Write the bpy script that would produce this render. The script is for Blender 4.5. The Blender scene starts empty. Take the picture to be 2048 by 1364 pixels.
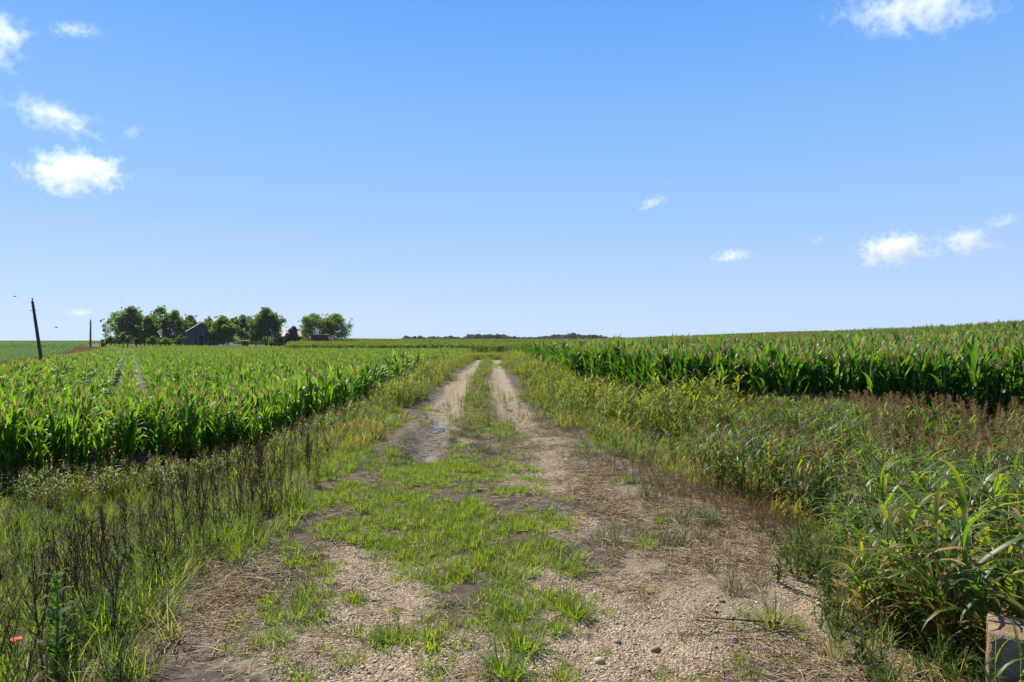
import bpy, math, random
import numpy as np
from mathutils import Vector, Matrix

# ------------------------------------------------------------------ camera, sky, sun
SC = bpy.context.scene
COL = SC.collection
F = 1365.0                       # focal length in photo pixels (24 mm on 36 mm, photo 2048 wide)
H = 1.8                          # eye height
cam_d = bpy.data.cameras.new('camera')
cam_d.lens = 24.0
cam_d.sensor_width = 36.0
cam_d.clip_start = 0.05
cam_d.clip_end = 20000.0
cam = bpy.data.objects.new('camera', cam_d)
COL.objects.link(cam)
cam.location = (0, 0, H)
cam.rotation_euler = (math.radians(90), 0, 0)
SC.camera = cam

SUN_AZ = math.radians(-38)       # from +Y towards +X
SUN_EL = math.radians(48)
world = bpy.data.worlds.new("World")
SC.world = world
world.use_nodes = True
wn, wl = world.node_tree.nodes, world.node_tree.links
wn.clear()
sky = wn.new('ShaderNodeTexSky')
sky.sky_type = 'NISHITA'
sky.sun_disc = False
sky.sun_elevation = SUN_EL
sky.sun_rotation = SUN_AZ
sky.altitude = 0
sky.air_density = 1.0
sky.dust_density = 0.2
sky.ozone_density = 3.0
SKY_STR = 0.10
wtc = wn.new('ShaderNodeTexCoord'); wsep = wn.new('ShaderNodeSeparateXYZ')
wl.new(wtc.outputs['Generated'], wsep.inputs[0])
wr = wn.new('ShaderNodeValToRGB'); wr.color_ramp.interpolation = 'EASE'
SKY = [(0.0, (.355, .465, .655)), (.05, (.335, .455, .655)), (.24, (.185, .355, .645)), (.45, (.088, .258, .645)), (.62, (.045, .13, .33)), (1.0, (.02, .065, .18))]
while len(wr.color_ramp.elements) < len(SKY): wr.color_ramp.elements.new(.5)
for e_, (p_, c_) in zip(wr.color_ramp.elements, SKY): e_.position = p_; e_.color = (*c_, 1)
wr.color_ramp.interpolation = 'LINEAR'
wl.new(wsep.outputs[2], wr.inputs[0])
up = wn.new('ShaderNodeVectorMath'); up.operation = 'SCALE'; up.inputs['Scale'].default_value = 9.1
wl.new(wr.outputs[0], up.inputs[0])
tint = wn.new('ShaderNodeMix'); tint.data_type = 'RGBA'
tint.inputs[0].default_value = 0.93                 # the clear blue gradient over the physical sky and its sun-side glow
bg = wn.new('ShaderNodeBackground')
bg.inputs['Strength'].default_value = SKY_STR
wo = wn.new('ShaderNodeOutputWorld')
wl.new(sky.outputs[0], tint.inputs[6])
wl.new(up.outputs[0], tint.inputs[7])
wl.new(tint.outputs[2], bg.inputs['Color'])
wl.new(bg.outputs[0], wo.inputs['Surface'])

sun_d = bpy.data.lights.new('sun', 'SUN')
sun_d.energy = 5.0
sun_d.angle = math.radians(0.5)
sun_d.color = (1.0, 0.925, 0.79)
sun = bpy.data.objects.new('sun', sun_d)
COL.objects.link(sun)
S = Vector((math.sin(SUN_AZ) * math.cos(SUN_EL), math.cos(SUN_AZ) * math.cos(SUN_EL), math.sin(SUN_EL)))
sun.rotation_euler = S.to_track_quat('Z', 'Y').to_euler()
sun.location = (0, 0, 50)

SC.view_settings.view_transform = 'Standard'
SC.view_settings.look = 'None'
SC.view_settings.exposure = 0.74
SC.view_settings.gamma = 1.0
SC.render.engine = 'CYCLES'
cy = SC.cycles
cy.max_bounces = 6
cy.diffuse_bounces = 3
cy.glossy_bounces = 2
cy.transmission_bounces = 4
cy.volume_bounces = 12
cy.volume_step_rate = 0.25
cy.transparent_max_bounces = 8
cy.use_denoising = True
cy.sample_clamp_indirect = 6.0
cy.caustics_reflective = False
cy.caustics_refractive = False

rnd = random.Random(7)
RNG = np.random.default_rng(7)

# ------------------------------------------------------------------ noise and terrain
_tab = np.random.default_rng(3).random((256, 256))
def vnoise(x, y):
    x = np.asarray(x, float); y = np.asarray(y, float)
    xi = np.floor(x).astype(int); yi = np.floor(y).astype(int)
    fx = x - xi; fy = y - yi
    fx = fx * fx * (3 - 2 * fx); fy = fy * fy * (3 - 2 * fy)
    a = _tab[xi & 255, yi & 255]; b = _tab[(xi + 1) & 255, yi & 255]
    c = _tab[xi & 255, (yi + 1) & 255]; d = _tab[(xi + 1) & 255, (yi + 1) & 255]
    return (a * (1 - fx) + b * fx) * (1 - fy) + (c * (1 - fx) + d * fx) * fy
def fbm(x, y, o=4):
    s = 0; a = 0.5; t = 0
    for k in range(o):
        s = s + a * vnoise(x * 2 ** k + 17.3 * k, y * 2 ** k + 9.1 * k); t += a; a *= 0.5
    return s / t
def sst(a, b, x):
    t = np.clip((np.asarray(x, float) - a) / (b - a), 0, 1)
    return t * t * (3 - 2 * t)
def interp(x, pts):
    return np.interp(x, [p[0] for p in pts], [p[1] for p in pts])
RC = [(-5, .35), (2, .1), (4, 0.0), (7.5, -.25), (11.3, -.6), (20, -.95), (30, -1.35), (45, -1.8), (60, -2.2), (75, -2.55), (150, -4), (400, -8)]
def road_c(Y): return interp(Y, RC)
EDGE_L = [(5, -25), (8, -17.5), (12, -9.2), (14.5, -5.8), (17, -4.4), (25, -4.4), (37, -5.0), (70, -5.8), (110, -8), (160, -9)]
EDGE_R = [(7, 28), (11, 18), (13, 14.3), (15, 11.6), (17, 9.4), (19, 6.9), (21, 4.9), (26, 4.0), (38, 2.9), (60, 1.6), (80, 1.2), (160, 1.6)]
WEED_R = [(2, 1.75), (3.6, 1.9), (4.3, 2.15), (5.25, 2.4), (6.5, 2.8), (8.0, 3.3), (8.9, 3.3), (9.5, 2.4), (11.3, 1.5), (15.5, .85), (25, .2), (60, -.9)]
def edge_l(Y): return interp(Y, EDGE_L)
def edge_r(Y): return interp(Y, EDGE_R)
def weed_r(Y): return interp(Y, WEED_R)
Z_ROAD = [(-10, 0), (40, 0), (80, -.35), (130, -1.35), (158, -1.5), (300, -.25), (600, 0), (900, -2), (3500, -10)]
Z_LEFT = [(-10, -.9), (100, -1.1), (158, -1.3), (200, -.75), (300, -.25), (600, .15), (900, -2), (3500, -10)]
Z_RIGHT = [(-10, -.55), (60, -.65), (130, -1.3), (158, -1.4), (300, -.25), (600, 0), (900, -2), (3500, -10)]
def pole_line(X, Y): return X - (-11.4 - .55 * Y)      # positive on the corn side
def terrain(X, Y, fine=True):
    X = np.asarray(X, float); Y = np.asarray(Y, float)
    u = X - road_c(Y)
    tl = sst(-2.0, -5.5, u); tr = sst(1.7, 4.8, u)
    zr = interp(Y, Z_ROAD)
    z = zr * (1 - tl) * (1 - tr) + tl * interp(Y, Z_LEFT) + tr * interp(Y, Z_RIGHT)
    z = z + 3.3 * sst(18, 85, X) * (1 - sst(180, 380, Y))
    z = z + 0.9 * sst(-60, -140, X) * sst(60, 180, Y) * (1 - sst(500, 900, Y))
    if fine:
        near = 1 - sst(60, 120, np.abs(Y))
        on = np.exp(-((np.abs(u) - .86) / .26) ** 2)
        z = z - near * on * .045 * (0.6 + .8 * fbm(X * .7, Y * .5, 2))
        z = z + near * .05 * np.exp(-(u / .45) ** 2) * sst(8, 14, Y)
        # muddy rut with its thrown-up bank, 10 to 15 m out on the left wheel line
        m = sst(9.6, 10.6, Y) * (1 - sst(15.4, 16.6, Y))
        z = z - m * .085 * np.exp(-((u + .84) / .27) ** 2)
        z = z + m * (.12 + .06 * (fbm(X * 5, Y * 5, 3) - .5)) * np.exp(-((u + 1.3) / .18) ** 2)
        nr = 1 - sst(25, 60, np.abs(Y))
        z = z + nr * ((fbm(X * 1.3, Y * 1.3, 3) - .5) * .07 + (fbm(X * 7, Y * 7, 3) - .5) * .035 + (vnoise(X * 22, Y * 22) - .5) * .012)
        z = z + nr * .03 * (fbm(X * .5 + 3, Y * 3.5, 3) - .5) * sst(1.6, .6, np.abs(u - .86)) * sst(8, 10, Y)
    return z

# patches laid out by reading the photograph onto the flat road plane: (px, py, rx, ry, w)
def blobs(X, Y, L):
    Yc = np.maximum(Y, .5)
    px = 1024 + F * X / Yc; py = 682 + F * H / Yc
    s = np.zeros_like(px)
    for (cx, cyy, rx, ry, w) in L:
        s = np.maximum(s, w * np.exp(-(((px - cx) / rx) ** 2 + ((py - cyy) / ry) ** 2) ** 1.3))
    return s
GRASS_B = [(880, 950, 150, 45, 1), (860, 1015, 190, 55, 1), (900, 1075, 150, 45, .95), (730, 1060, 110, 45, .85), (640, 990, 90, 50, 1),
           (610, 1120, 70, 35, .75), (560, 1240, 90, 60, .6), (600, 1190, 60, 30, .5), (1000, 1130, 90, 50, .72), (1010, 1220, 90, 50, .75), (785, 1268, 40, 14, 1), (878, 1272, 45, 14, 1),
           (850, 1325, 30, 12, .9), (1060, 1290, 30, 22, .9), (1010, 1345, 40, 18, .7), (1120, 1355, 24, 14, .8), (870, 1170, 60, 25, .75), (990, 865, 42, 14, .95), (700, 905, 60, 40, .85),
           (1080, 1040, 70, 26, .6), (1095, 1105, 60, 22, .85), (1140, 1136, 28, 10, 1), (1150, 1225, 30, 14, 1), (1048, 1048, 40, 22, .9), (1075, 1190, 60, 22, .8), (1290, 1082, 20, 10, .9),
           (1110, 1258, 18, 9, .8), (720, 1298, 8, 8, .9), (710, 1188, 14, 10, .9), (700, 1260, 14, 12, .9), (672, 1320, 8, 8, .8), (590, 1345, 22, 16, .8), (1230, 880, 60, 25, .5), (1290, 960, 60, 30, .4),
           (760, 830, 30, 10, .8), (860, 818, 26, 7, .9), (790, 850, 40, 10, .8), (1180, 905, 30, 12, .5), (920, 1140, 120, 45, .6), (470, 1340, 70, 20, .5)]
GRAVEL_B = [(1075, 910, 70, 36, .95), (1080, 955, 80, 20, .9), (900, 835, 60, 14, .9), (1330, 1270, 280, 90, 1), (1180, 1170, 130, 50, .9), (1140, 1050, 60, 30, 1), (750, 1170, 110, 110, 1), (760, 1310, 300, 70, 1), (1060, 1330, 200, 50, .8),
            (1080, 960, 90, 22, .9), (1060, 865, 50, 10, 1), (1590, 1140, 70, 60, 1), (1640, 1210, 60, 40, .9), (1060, 1120, 60, 30, .7), (900, 1130, 60, 20, .6), (960, 1050, 50, 12, .5), (1030, 1180, 60, 40, .6), (960, 835, 40, 14, .9)]
MUD_B = [(1190, 1105, 70, 34, 1), (1090, 1000, 60, 12, .6), (1060, 895, 60, 7, .6), (1540, 1350, 90, 30, 1), (400, 1180, 120, 60, .6), (330, 1290, 120, 60, .5), (830, 905, 60, 22, .9), (1060, 930, 60, 8, .3), (1040, 1260, 60, 30, .5), (1160, 1065, 60, 18, .5),
         (980, 1330, 60, 40, .4), (780, 1050, 40, 8, .6), (760, 935, 80, 14, .6)]
STRAW_B = [(1750, 1300, 120, 80, 1), (1700, 1180, 60, 60, .8), (540, 1300, 120, 60, .9), (1400, 1100, 220, 90, 1), (1330, 990, 150, 50, 1), (440, 1240, 160, 90, 1), (500, 1140, 80, 30, .8), (1480, 1240, 160, 60, .8), (1080, 900, 90, 60, .5), (960, 880, 80, 40, .7), (1230, 950, 90, 40, .8), (1600, 1300, 120, 60, 1), (700, 990, 60, 30, .5), (960, 1300, 100, 60, .5)]

def gravel_mask(X, Y):
    u = X - road_c(Y)
    wv = .30 * (fbm(Y * .22, np.sign(u) * 3 + 5, 3) - .5) * 2
    tr = np.exp(-((np.abs(u) - .84 + wv) / (.30 + .35 * np.clip(fbm(Y * .3 + 40, np.sign(u) * 4 + 6, 2) - .35, 0, 1))) ** 2)
    far = sst(9, 12, Y) * tr * (.6 + .8 * fbm(X * 1.1, Y * .6, 3))
    far = np.maximum(far, sst(9, 13, Y) * .7 * np.exp(-((np.abs(u) - .84) / .5) ** 2))
    near = blobs(X, Y, GRAVEL_B) * (1 - sst(12, 16, Y))
    return np.clip(np.maximum(far, near * 1.15) * (.6 + .9 * fbm(X * 2.2 + 5, Y * 2.2, 4)), 0, 1) * (1 - blobs(X, Y, MUD_B) * .8)
def wet_mask(X, Y):
    u = X - road_c(Y)
    return sst(9.7, 10.3, Y) * (1 - sst(14.6, 15.8, Y)) * np.exp(-((u + .82) / .3) ** 4)

# ------------------------------------------------------------------ tags
def tag(o, label=None, cat=None, group=None, kind=None):
    if label: o['label'] = label
    if cat: o['category'] = cat
    if group: o['group'] = group
    if kind: o['kind'] = kind
    return o
def empty(name, loc, rz=0):
    e = bpy.data.objects.new(name, None); COL.objects.link(e)
    e.location = loc; e.rotation_euler = (0, 0, rz); e.empty_display_size = .1
    return e

# ------------------------------------------------------------------ materials
MATS = {}
def mat(name):
    m = bpy.data.materials.new(name); m.use_nodes = True
    m.node_tree.nodes.clear(); MATS[name] = m
    return m, m.node_tree.nodes, m.node_tree.links
def ramp(n, l, fac, stops):
    r = n.new('ShaderNodeValToRGB')
    el = r.color_ramp.elements
    while len(el) < len(stops): el.new(0.5)
    for e, (p, c) in zip(el, stops): e.position = p; e.color = (*c, 1)
    l.new(fac, r.inputs[0]); return r.outputs[0]
def mixc(n, l, fac, a, b, mode='MIX'):
    m = n.new('ShaderNodeMix'); m.data_type = 'RGBA'; m.blend_type = mode
    for s, v in ((m.inputs[0], fac), (m.inputs[6], a), (m.inputs[7], b)):
        if hasattr(v, 'links'): l.new(v, s)
        elif isinstance(v, (int, float)): s.default_value = v
        else: s.default_value = (*v, 1)
    return m.outputs[2]
def noise(n, l, vec, scale, detail=3, rough=.5):
    t = n.new('ShaderNodeTexNoise'); t.inputs['Scale'].default_value = scale
    t.inputs['Detail'].default_value = detail; t.inputs['Roughness'].default_value = rough
    if vec is not None: l.new(vec, t.inputs['Vector'])
    return t.outputs['Fac']
def math_(n, l, op, a, b=None, clamp=False):
    m = n.new('ShaderNodeMath'); m.operation = op; m.use_clamp = clamp
    for s, v in zip(m.inputs, (a, b)):
        if v is None: continue
        if hasattr(v, 'links'): l.new(v, s)
        else: s.default_value = v
    return m.outputs[0]

def leaf_mat(name, cols, trans, tf=.42, rough=.42, spec=.45, patch=None):
    """thin leaf: diffuse and gloss on both sides, light passing through. cols: stops over a random value."""
    m, n, l = mat(name)
    oi = n.new('ShaderNodeObjectInfo')
    geo = n.new('ShaderNodeNewGeometry')
    n1 = noise(n, l, geo.outputs['Position'], 1.7, 2)
    n3 = noise(n, l, geo.outputs['Position'], 23, 1)
    v = math_(n, l, 'ADD', math_(n, l, 'MULTIPLY', oi.outputs['Random'], .38), math_(n, l, 'MULTIPLY', n1, .42))
    v = math_(n, l, 'ADD', v, math_(n, l, 'MULTIPLY', n3, .3))
    c = ramp(n, l, v, cols)
    ct = ramp(n, l, v, trans)
    if patch:
        n2 = noise(n, l, geo.outputs['Position'], patch[0], 3)
        f = ramp(n, l, n2, [(patch[1], (0, 0, 0)), (patch[2], (1, 1, 1))])
        c = mixc(n, l, f, c, patch[3]); ct = mixc(n, l, f, ct, patch[4])
    p = n.new('ShaderNodeBsdfPrincipled')
    l.new(c, p.inputs['Base Color']); p.inputs['Roughness'].default_value = rough
    p.inputs['Specular IOR Level'].default_value = spec
    t = n.new('ShaderNodeBsdfTranslucent'); l.new(ct, t.inputs[0])
    mx = n.new('ShaderNodeMixShader'); mx.inputs[0].default_value = tf
    l.new(p.outputs[0], mx.inputs[1]); l.new(t.outputs[0], mx.inputs[2])
    o = n.new('ShaderNodeOutputMaterial'); l.new(mx.outputs[0], o.inputs[0])
    return m
def plain_mat(name, c1, c2, scale=8, rough=.8, bump=0, spec=.3):
    m, n, l = mat(name)
    tc = n.new('ShaderNodeTexCoord')
    f = noise(n, l, tc.outputs['Object'], scale, 5, .6)
    c = ramp(n, l, f, [(.3, c1), (.7, c2)])
    p = n.new('ShaderNodeBsdfPrincipled'); l.new(c, p.inputs['Base Color'])
    p.inputs['Roughness'].default_value = rough; p.inputs['Specular IOR Level'].default_value = spec
    if bump:
        b = n.new('ShaderNodeBump'); b.inputs['Strength'].default_value = bump; b.inputs['Distance'].default_value = .02
        l.new(f, b.inputs['Height']); l.new(b.outputs[0], p.inputs['Normal'])
    o = n.new('ShaderNodeOutputMaterial'); l.new(p.outputs[0], o.inputs[0])
    return m

M_CORN = leaf_mat('corn_leaf', [(.2, (.030, .075, .010)), (.55, (.055, .12, .013)), (.85, (.10, .16, .018))],
                  [(.2, (.10, .30, .010)), (.55, (.22, .45, .022)), (.85, (.42, .58, .04))], tf=.5, rough=.42, spec=.38)
M_CORN2 = leaf_mat('tall_corn_leaf', [(.2, (.024, .062, .014)), (.55, (.042, .095, .018)), (.85, (.08, .13, .02))],
                   [(.2, (.06, .22, .012)), (.55, (.13, .34, .016)), (.85, (.34, .50, .03))], tf=.46, rough=.40, spec=.42)
M_CORNF = leaf_mat('far_corn_leaf', [(.2, (.055, .10, .018)), (.85, (.12, .155, .028))], [(.2, (.16, .33, .02)), (.85, (.36, .50, .035))], tf=.42, rough=.7, spec=.15)
M_STALK = leaf_mat('corn_stalk', [(.2, (.06, .12, .02)), (.8, (.12, .18, .04))], [(.2, (.05, .12, .02)), (.8, (.1, .2, .03))], tf=.1)
M_TASSEL = leaf_mat('corn_tassel', [(.2, (.24, .20, .07)), (.8, (.42, .33, .12))], [(.2, (.30, .26, .06)), (.8, (.5, .4, .12))], tf=.35, rough=.7, spec=.2)
M_SORG = leaf_mat('sorghum_leaf', [(.2, (.034, .066, .013)), (.55, (.062, .102, .018)), (.9, (.16, .18, .03))],
                  [(.2, (.09, .24, .012)), (.55, (.22, .39, .02)), (.9, (.50, .52, .03))], tf=.45, rough=.42, spec=.38,
                  patch=(3.1, .58, .70, (.30, .20, .06), (.46, .30, .05)))
M_WEED = leaf_mat('weed_leaf', [(.2, (.065, .095, .016)), (.55, (.12, .15, .022)), (.9, (.22, .21, .04))],
                  [(.2, (.20, .34, .02)), (.55, (.38, .48, .03)), (.9, (.60, .54, .05))], tf=.45, rough=.6, spec=.22,
                  patch=(.6, .62, .74, (.25, .17, .05), (.46, .31, .06)))
M_TAN = leaf_mat('dry_leaf', [(.2, (.16, .09, .035)), (.8, (.34, .22, .09))], [(.2, (.24, .12, .03)), (.8, (.42, .26, .08))], tf=.35, rough=.7, spec=.2)
M_PAN = leaf_mat('seed_head', [(.2, (.13, .075, .038)), (.8, (.29, .19, .10))], [(.2, (.17, .10, .04)), (.8, (.32, .21, .09))], tf=.25, rough=.8, spec=.1)
M_GRASS = leaf_mat('turf_blade', [(.2, (.065, .12, .012)), (.55, (.12, .18, .016)), (.9, (.20, .22, .03))],
                   [(.2, (.20, .42, .012)), (.55, (.36, .56, .016)), (.9, (.54, .60, .04))], tf=.45, rough=.6, spec=.18,
                   patch=(2.3, .60, .74, (.28, .22, .08), (.42, .34, .08)))
M_TALLG = leaf_mat('tall_grass_blade', [(.2, (.065, .105, .014)), (.55, (.11, .15, .02)), (.9, (.22, .21, .05))],
                   [(.2, (.18, .34, .015)), (.55, (.32, .47, .02)), (.9, (.52, .52, .08))], tf=.45, rough=.6, spec=.18,
                   patch=(.8, .48, .68, (.25, .21, .09), (.44, .38, .13)))
M_OLIVE = leaf_mat('olive_blade', [(.2, (.05, .07, .03)), (.8, (.14, .15, .07))], [(.2, (.1, .17, .04)), (.8, (.25, .28, .09))], tf=.35, rough=.6, spec=.2)
M_SOY = leaf_mat('soy_leaf', [(.2, (.045, .10, .03)), (.8, (.09, .15, .045))], [(.2, (.10, .25, .03)), (.8, (.20, .38, .045))], tf=.42, rough=.75, spec=.12)
M_TREE = leaf_mat('tree_leaf', [(.2, (.038, .070, .022)), (.55, (.068, .105, .028)), (.9, (.11, .14, .038))],
                  [(.2, (.12, .24, .022)), (.55, (.22, .38, .03)), (.9, (.34, .46, .04))], tf=.52, rough=.5, spec=.3)
M_CEDAR = leaf_mat('cedar_leaf', [(.2, (.018, .032, .012)), (.8, (.035, .055, .02))], [(.2, (.02, .05, .01)), (.8, (.04, .08, .015))], tf=.15, rough=.7)
M_DEAD = plain_mat('dead_stem', (.034, .020, .011), (.13, .082, .046), 30, .95, 0, .05)
M_BROWN = plain_mat('dry_brown_stem', (.10, .058, .026), (.30, .195, .10), 30, .95, 0, .05)
M_BARK = plain_mat('bark', (.05, .042, .035), (.12, .10, .08), 4, .9, .5)
M_STRAW = plain_mat('straw', (.20, .14, .075), (.50, .40, .25), 6, .8)
M_POLE = plain_mat('pole_wood', (.028, .022, .018), (.075, .058, .045), 3, .9, .4)
M_DOCK = leaf_mat('dock_leaf', [(.2, (.03, .07, .012)), (.8, (.055, .10, .018))], [(.2, (.08, .24, .012)), (.8, (.18, .38, .02))], tf=.42, rough=.65, spec=.15)
M_PETAL = leaf_mat('poppy_petal', [(.2, (.62, .05, .035)), (.8, (.75, .10, .06))], [(.2, (.7, .05, .03)), (.8, (.8, .1, .05))], tf=.4, rough=.6)
M_YEL = plain_mat('yellow_petal', (.7, .5, .02), (.8, .6, .03), 5, .6)
M_BLUE = plain_mat('blue_petal', (.22, .30, .62), (.32, .42, .75), 5, .6)
M_BLACK = plain_mat('dark_feather', (.012, .012, .014), (.03, .03, .03), 5, .7)

# stones: colour varies by instance
m, n, l = mat('stone'); M_STONE = m
oi = n.new('ShaderNodeObjectInfo'); tc = n.new('ShaderNodeTexCoord')
geo = n.new('ShaderNodeNewGeometry')
c = ramp(n, l, oi.outputs['Random'], [(0, (.17, .12, .07)), (.35, (.31, .23, .14)), (.7, (.44, .345, .225)), (.93, (.56, .475, .345)), (1, (.68, .62, .52))])
nz = noise(n, l, geo.outputs['Position'], 90, 4, .6)
c = mixc(n, l, .6, c, ramp(n, l, nz, [(.3, (.45, .42, .38)), (.7, (1, 1, 1))]), 'MULTIPLY')
p = n.new('ShaderNodeBsdfPrincipled'); l.new(c, p.inputs['Base Color']); p.inputs['Roughness'].default_value = .8
o = n.new('ShaderNodeOutputMaterial'); l.new(p.outputs[0], o.inputs[0])

# ground
m, n, l = mat('ground'); M_GROUND = m
tc = n.new('ShaderNodeTexCoord'); P = tc.outputs['Object']
at = n.new('ShaderNodeAttribute'); at.attribute_name = 'cover'          # R gravel, G humus and grass litter with plant shade painted in, B mud
sep = n.new('ShaderNodeSeparateColor'); l.new(at.outputs['Color'], sep.inputs[0])
wt = n.new('ShaderNodeAttribute'); wt.attribute_name = 'wet'
st = n.new('ShaderNodeAttribute'); st.attribute_name = 'straw'
big = noise(n, l, P, 1.1, 5, .6); mid = noise(n, l, P, 9, 5, .65); finen = noise(n, l, P, 60, 4, .7)
soil = ramp(n, l, mid, [(.3, (.038, .026, .017)), (.55, (.085, .060, .038)), (.75, (.17, .125, .08))])
soil = mixc(n, l, .55, soil, ramp(n, l, finen, [(.3, (.35, .33, .3)), (.7, (1.15, 1.1, 1.05))]), 'MULTIPLY')
vor = n.new('ShaderNodeTexVoronoi'); vor.inputs['Scale'].default_value = 62; l.new(P, vor.inputs['Vector'])
vor2 = n.new('ShaderNodeTexVoronoi'); vor2.inputs['Scale'].default_value = 75; l.new(P, vor2.inputs['Vector'])
stonec = ramp(n, l, vor.outputs['Color'], [(.1, (.20, .145, .09)), (.5, (.39, .30, .195)), (.9, (.58, .48, .34))])
edge = ramp(n, l, vor.outputs['Distance'], [(.25, (1, 1, 1)), (.75, (.35, .3, .25))])
grav = mixc(n, l, .8, stonec, edge, 'MULTIPLY')
gm = math_(n, l, 'ADD', sep.outputs[0], math_(n, l, 'MULTIPLY', math_(n, l, 'SUBTRACT', mid, .5), .9))
gm = ramp(n, l, gm, [(.24, (0, 0, 0)), (.55, (1, 1, 1))])
c = mixc(n, l, gm, soil, grav)
# farther off the stones merge into pale crushed rock
track = ramp(n, l, mid, [(.3, (.24, .19, .14)), (.7, (.42, .35, .27))])
pos = n.new('ShaderNodeSeparateXYZ'); l.new(P, pos.inputs[0])
strawc = ramp(n, l, finen, [(.35, (.10, .075, .055)), (.6, (.30, .24, .17))])
sm = ramp(n, l, math_(n, l, 'ADD', st.outputs['Fac'], math_(n, l, 'MULTIPLY', math_(n, l, 'SUBTRACT', mid, .5), .8)), [(.35, (0, 0, 0)), (.9, (1, 1, 1))])
c = mixc(n, l, math_(n, l, 'MULTIPLY', sm, .8), c, strawc)
mud = ramp(n, l, mid, [(.3, (.07, .055, .044)), (.7, (.13, .105, .082))])
c = mixc(n, l, sep.outputs[2], c, mud)
humus_shade = ramp(n, l, mid, [(.3, (.018, .018, .009)), (.7, (.045, .045, .02))])  # humus tone, painted darker to deepen the shade between plants
c = mixc(n, l, sep.outputs[1], c, humus_shade)
c = mixc(n, l, math_(n, l, 'MULTIPLY', wt.outputs['Fac'], .8), c, (.085, .062, .048))
p = n.new('ShaderNodeBsdfPrincipled'); l.new(c, p.inputs['Base Color'])
rg = n.new('ShaderNodeMapRange'); l.new(wt.outputs['Fac'], rg.inputs[0]); rg.inputs[3].default_value = .9; rg.inputs[4].default_value = .42
l.new(rg.outputs[0], p.inputs['Roughness'])
p.inputs['Specular IOR Level'].default_value = .35
hgt = math_(n, l, 'ADD', math_(n, l, 'MULTIPLY', math_(n, l, 'SUBTRACT', 1, vor.outputs['Distance']), gm), math_(n, l, 'MULTIPLY', mid, 1.6))
hgt = math_(n, l, 'ADD', hgt, math_(n, l, 'MULTIPLY', finen, .5))
b = n.new('ShaderNodeBump'); b.inputs['Strength'].default_value = 1.0; b.inputs['Distance'].default_value = .016
l.new(hgt, b.inputs['Height']); l.new(b.outputs[0], p.inputs['Normal'])
o = n.new('ShaderNodeOutputMaterial'); l.new(p.outputs[0], o.inputs[0])

m, n, l = mat('puddle_water'); M_WATER = m
p = n.new('ShaderNodeBsdfPrincipled'); p.inputs['Base Color'].default_value = (.10, .085, .07, 1); p.inputs['Roughness'].default_value = .04
p.inputs['IOR'].default_value = 1.33; p.inputs['Specular IOR Level'].default_value = .9
tc = n.new('ShaderNodeTexCoord'); nb = noise(n, l, tc.outputs['Object'], 14, 2); b = n.new('ShaderNodeBump'); b.inputs['Strength'].default_value = .12; b.inputs['Distance'].default_value = .01
l.new(nb, b.inputs['Height']); l.new(b.outputs[0], p.inputs['Normal'])
o = n.new('ShaderNodeOutputMaterial'); l.new(p.outputs[0], o.inputs[0])

m, n, l = mat('weathered_planks'); M_PLANK = m
tc = n.new('ShaderNodeTexCoord'); mp = n.new('ShaderNodeMapping'); mp.inputs['Scale'].default_value = (4.5, 4.5, .15); l.new(tc.outputs['Object'], mp.inputs[0])
f = noise(n, l, mp.outputs[0], 1, 2); f2 = noise(n, l, tc.outputs['Object'], .6, 4)
c = ramp(n, l, f, [(.35, (.025, .026, .028)), (.5, (.07, .07, .072)), (.65, (.12, .12, .122))])
c = mixc(n, l, .6, c, ramp(n, l, f2, [(.3, (.4, .4, .4)), (.7, (1, 1, 1))]), 'MULTIPLY')
p = n.new('ShaderNodeBsdfPrincipled'); l.new(c, p.inputs['Base Color']); p.inputs['Roughness'].default_value = .9
o = n.new('ShaderNodeOutputMaterial'); l.new(p.outputs[0], o.inputs[0])
m, n, l = mat('metal_roof'); M_ROOF = m
tc = n.new('ShaderNodeTexCoord'); f2 = noise(n, l, tc.outputs['Object'], .9, 5)
c = ramp(n, l, f2, [(.3, (.18, .17, .165)), (.6, (.38, .385, .40))])
w = n.new('ShaderNodeTexWave'); w.inputs['Scale'].default_value = 2.4; w.bands_direction = 'X'; l.new(tc.outputs['Object'], w.inputs[0])
b = n.new('ShaderNodeBump'); b.inputs['Strength'].default_value = .4; b.inputs['Distance'].default_value = .04; l.new(w.outputs['Fac'], b.inputs['Height'])
p = n.new('ShaderNodeBsdfPrincipled'); l.new(c, p.inputs['Base Color']); p.inputs['Roughness'].default_value = .5; p.inputs['Metallic'].default_value = .4; l.new(b.outputs[0], p.inputs['Normal'])
o = n.new('ShaderNodeOutputMaterial'); l.new(p.outputs[0], o.inputs[0])
M_DARKWALL = plain_mat('dark_siding', (.05, .035, .03), (.10, .07, .06), 2, .9)
M_HOLE_SHADE = plain_mat('opening_shade', (.008, .008, .008), (.014, .013, .012), 2, .9)  # near-black paint for the shade inside doorways and openings
M_GLASS = plain_mat('window_glass', (.02, .025, .03), (.04, .045, .05), 2, .1, 0, .8)
M_CARP = plain_mat('car_paint', (.55, .57, .6), (.62, .64, .66), 1, .3, 0, .6)
M_TYRE = plain_mat('tyre', (.015, .015, .015), (.03, .03, .03), 5, .9)
M_METAL = plain_mat('steel', (.18, .18, .19), (.3, .3, .31), 5, .5)
m, n, l = mat('concrete'); M_CONC = m
tc = n.new('ShaderNodeTexCoord'); P = tc.outputs['Object']
f = noise(n, l, P, 60, 6, .7); f2 = noise(n, l, P, 7, 5, .6)
vo = n.new('ShaderNodeTexVoronoi'); vo.inputs['Scale'].default_value = 85; l.new(P, vo.inputs['Vector'])
c = ramp(n, l, f2, [(.3, (.12, .078, .048)), (.5, (.22, .150, .092)), (.7, (.36, .245, .14))])
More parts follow.
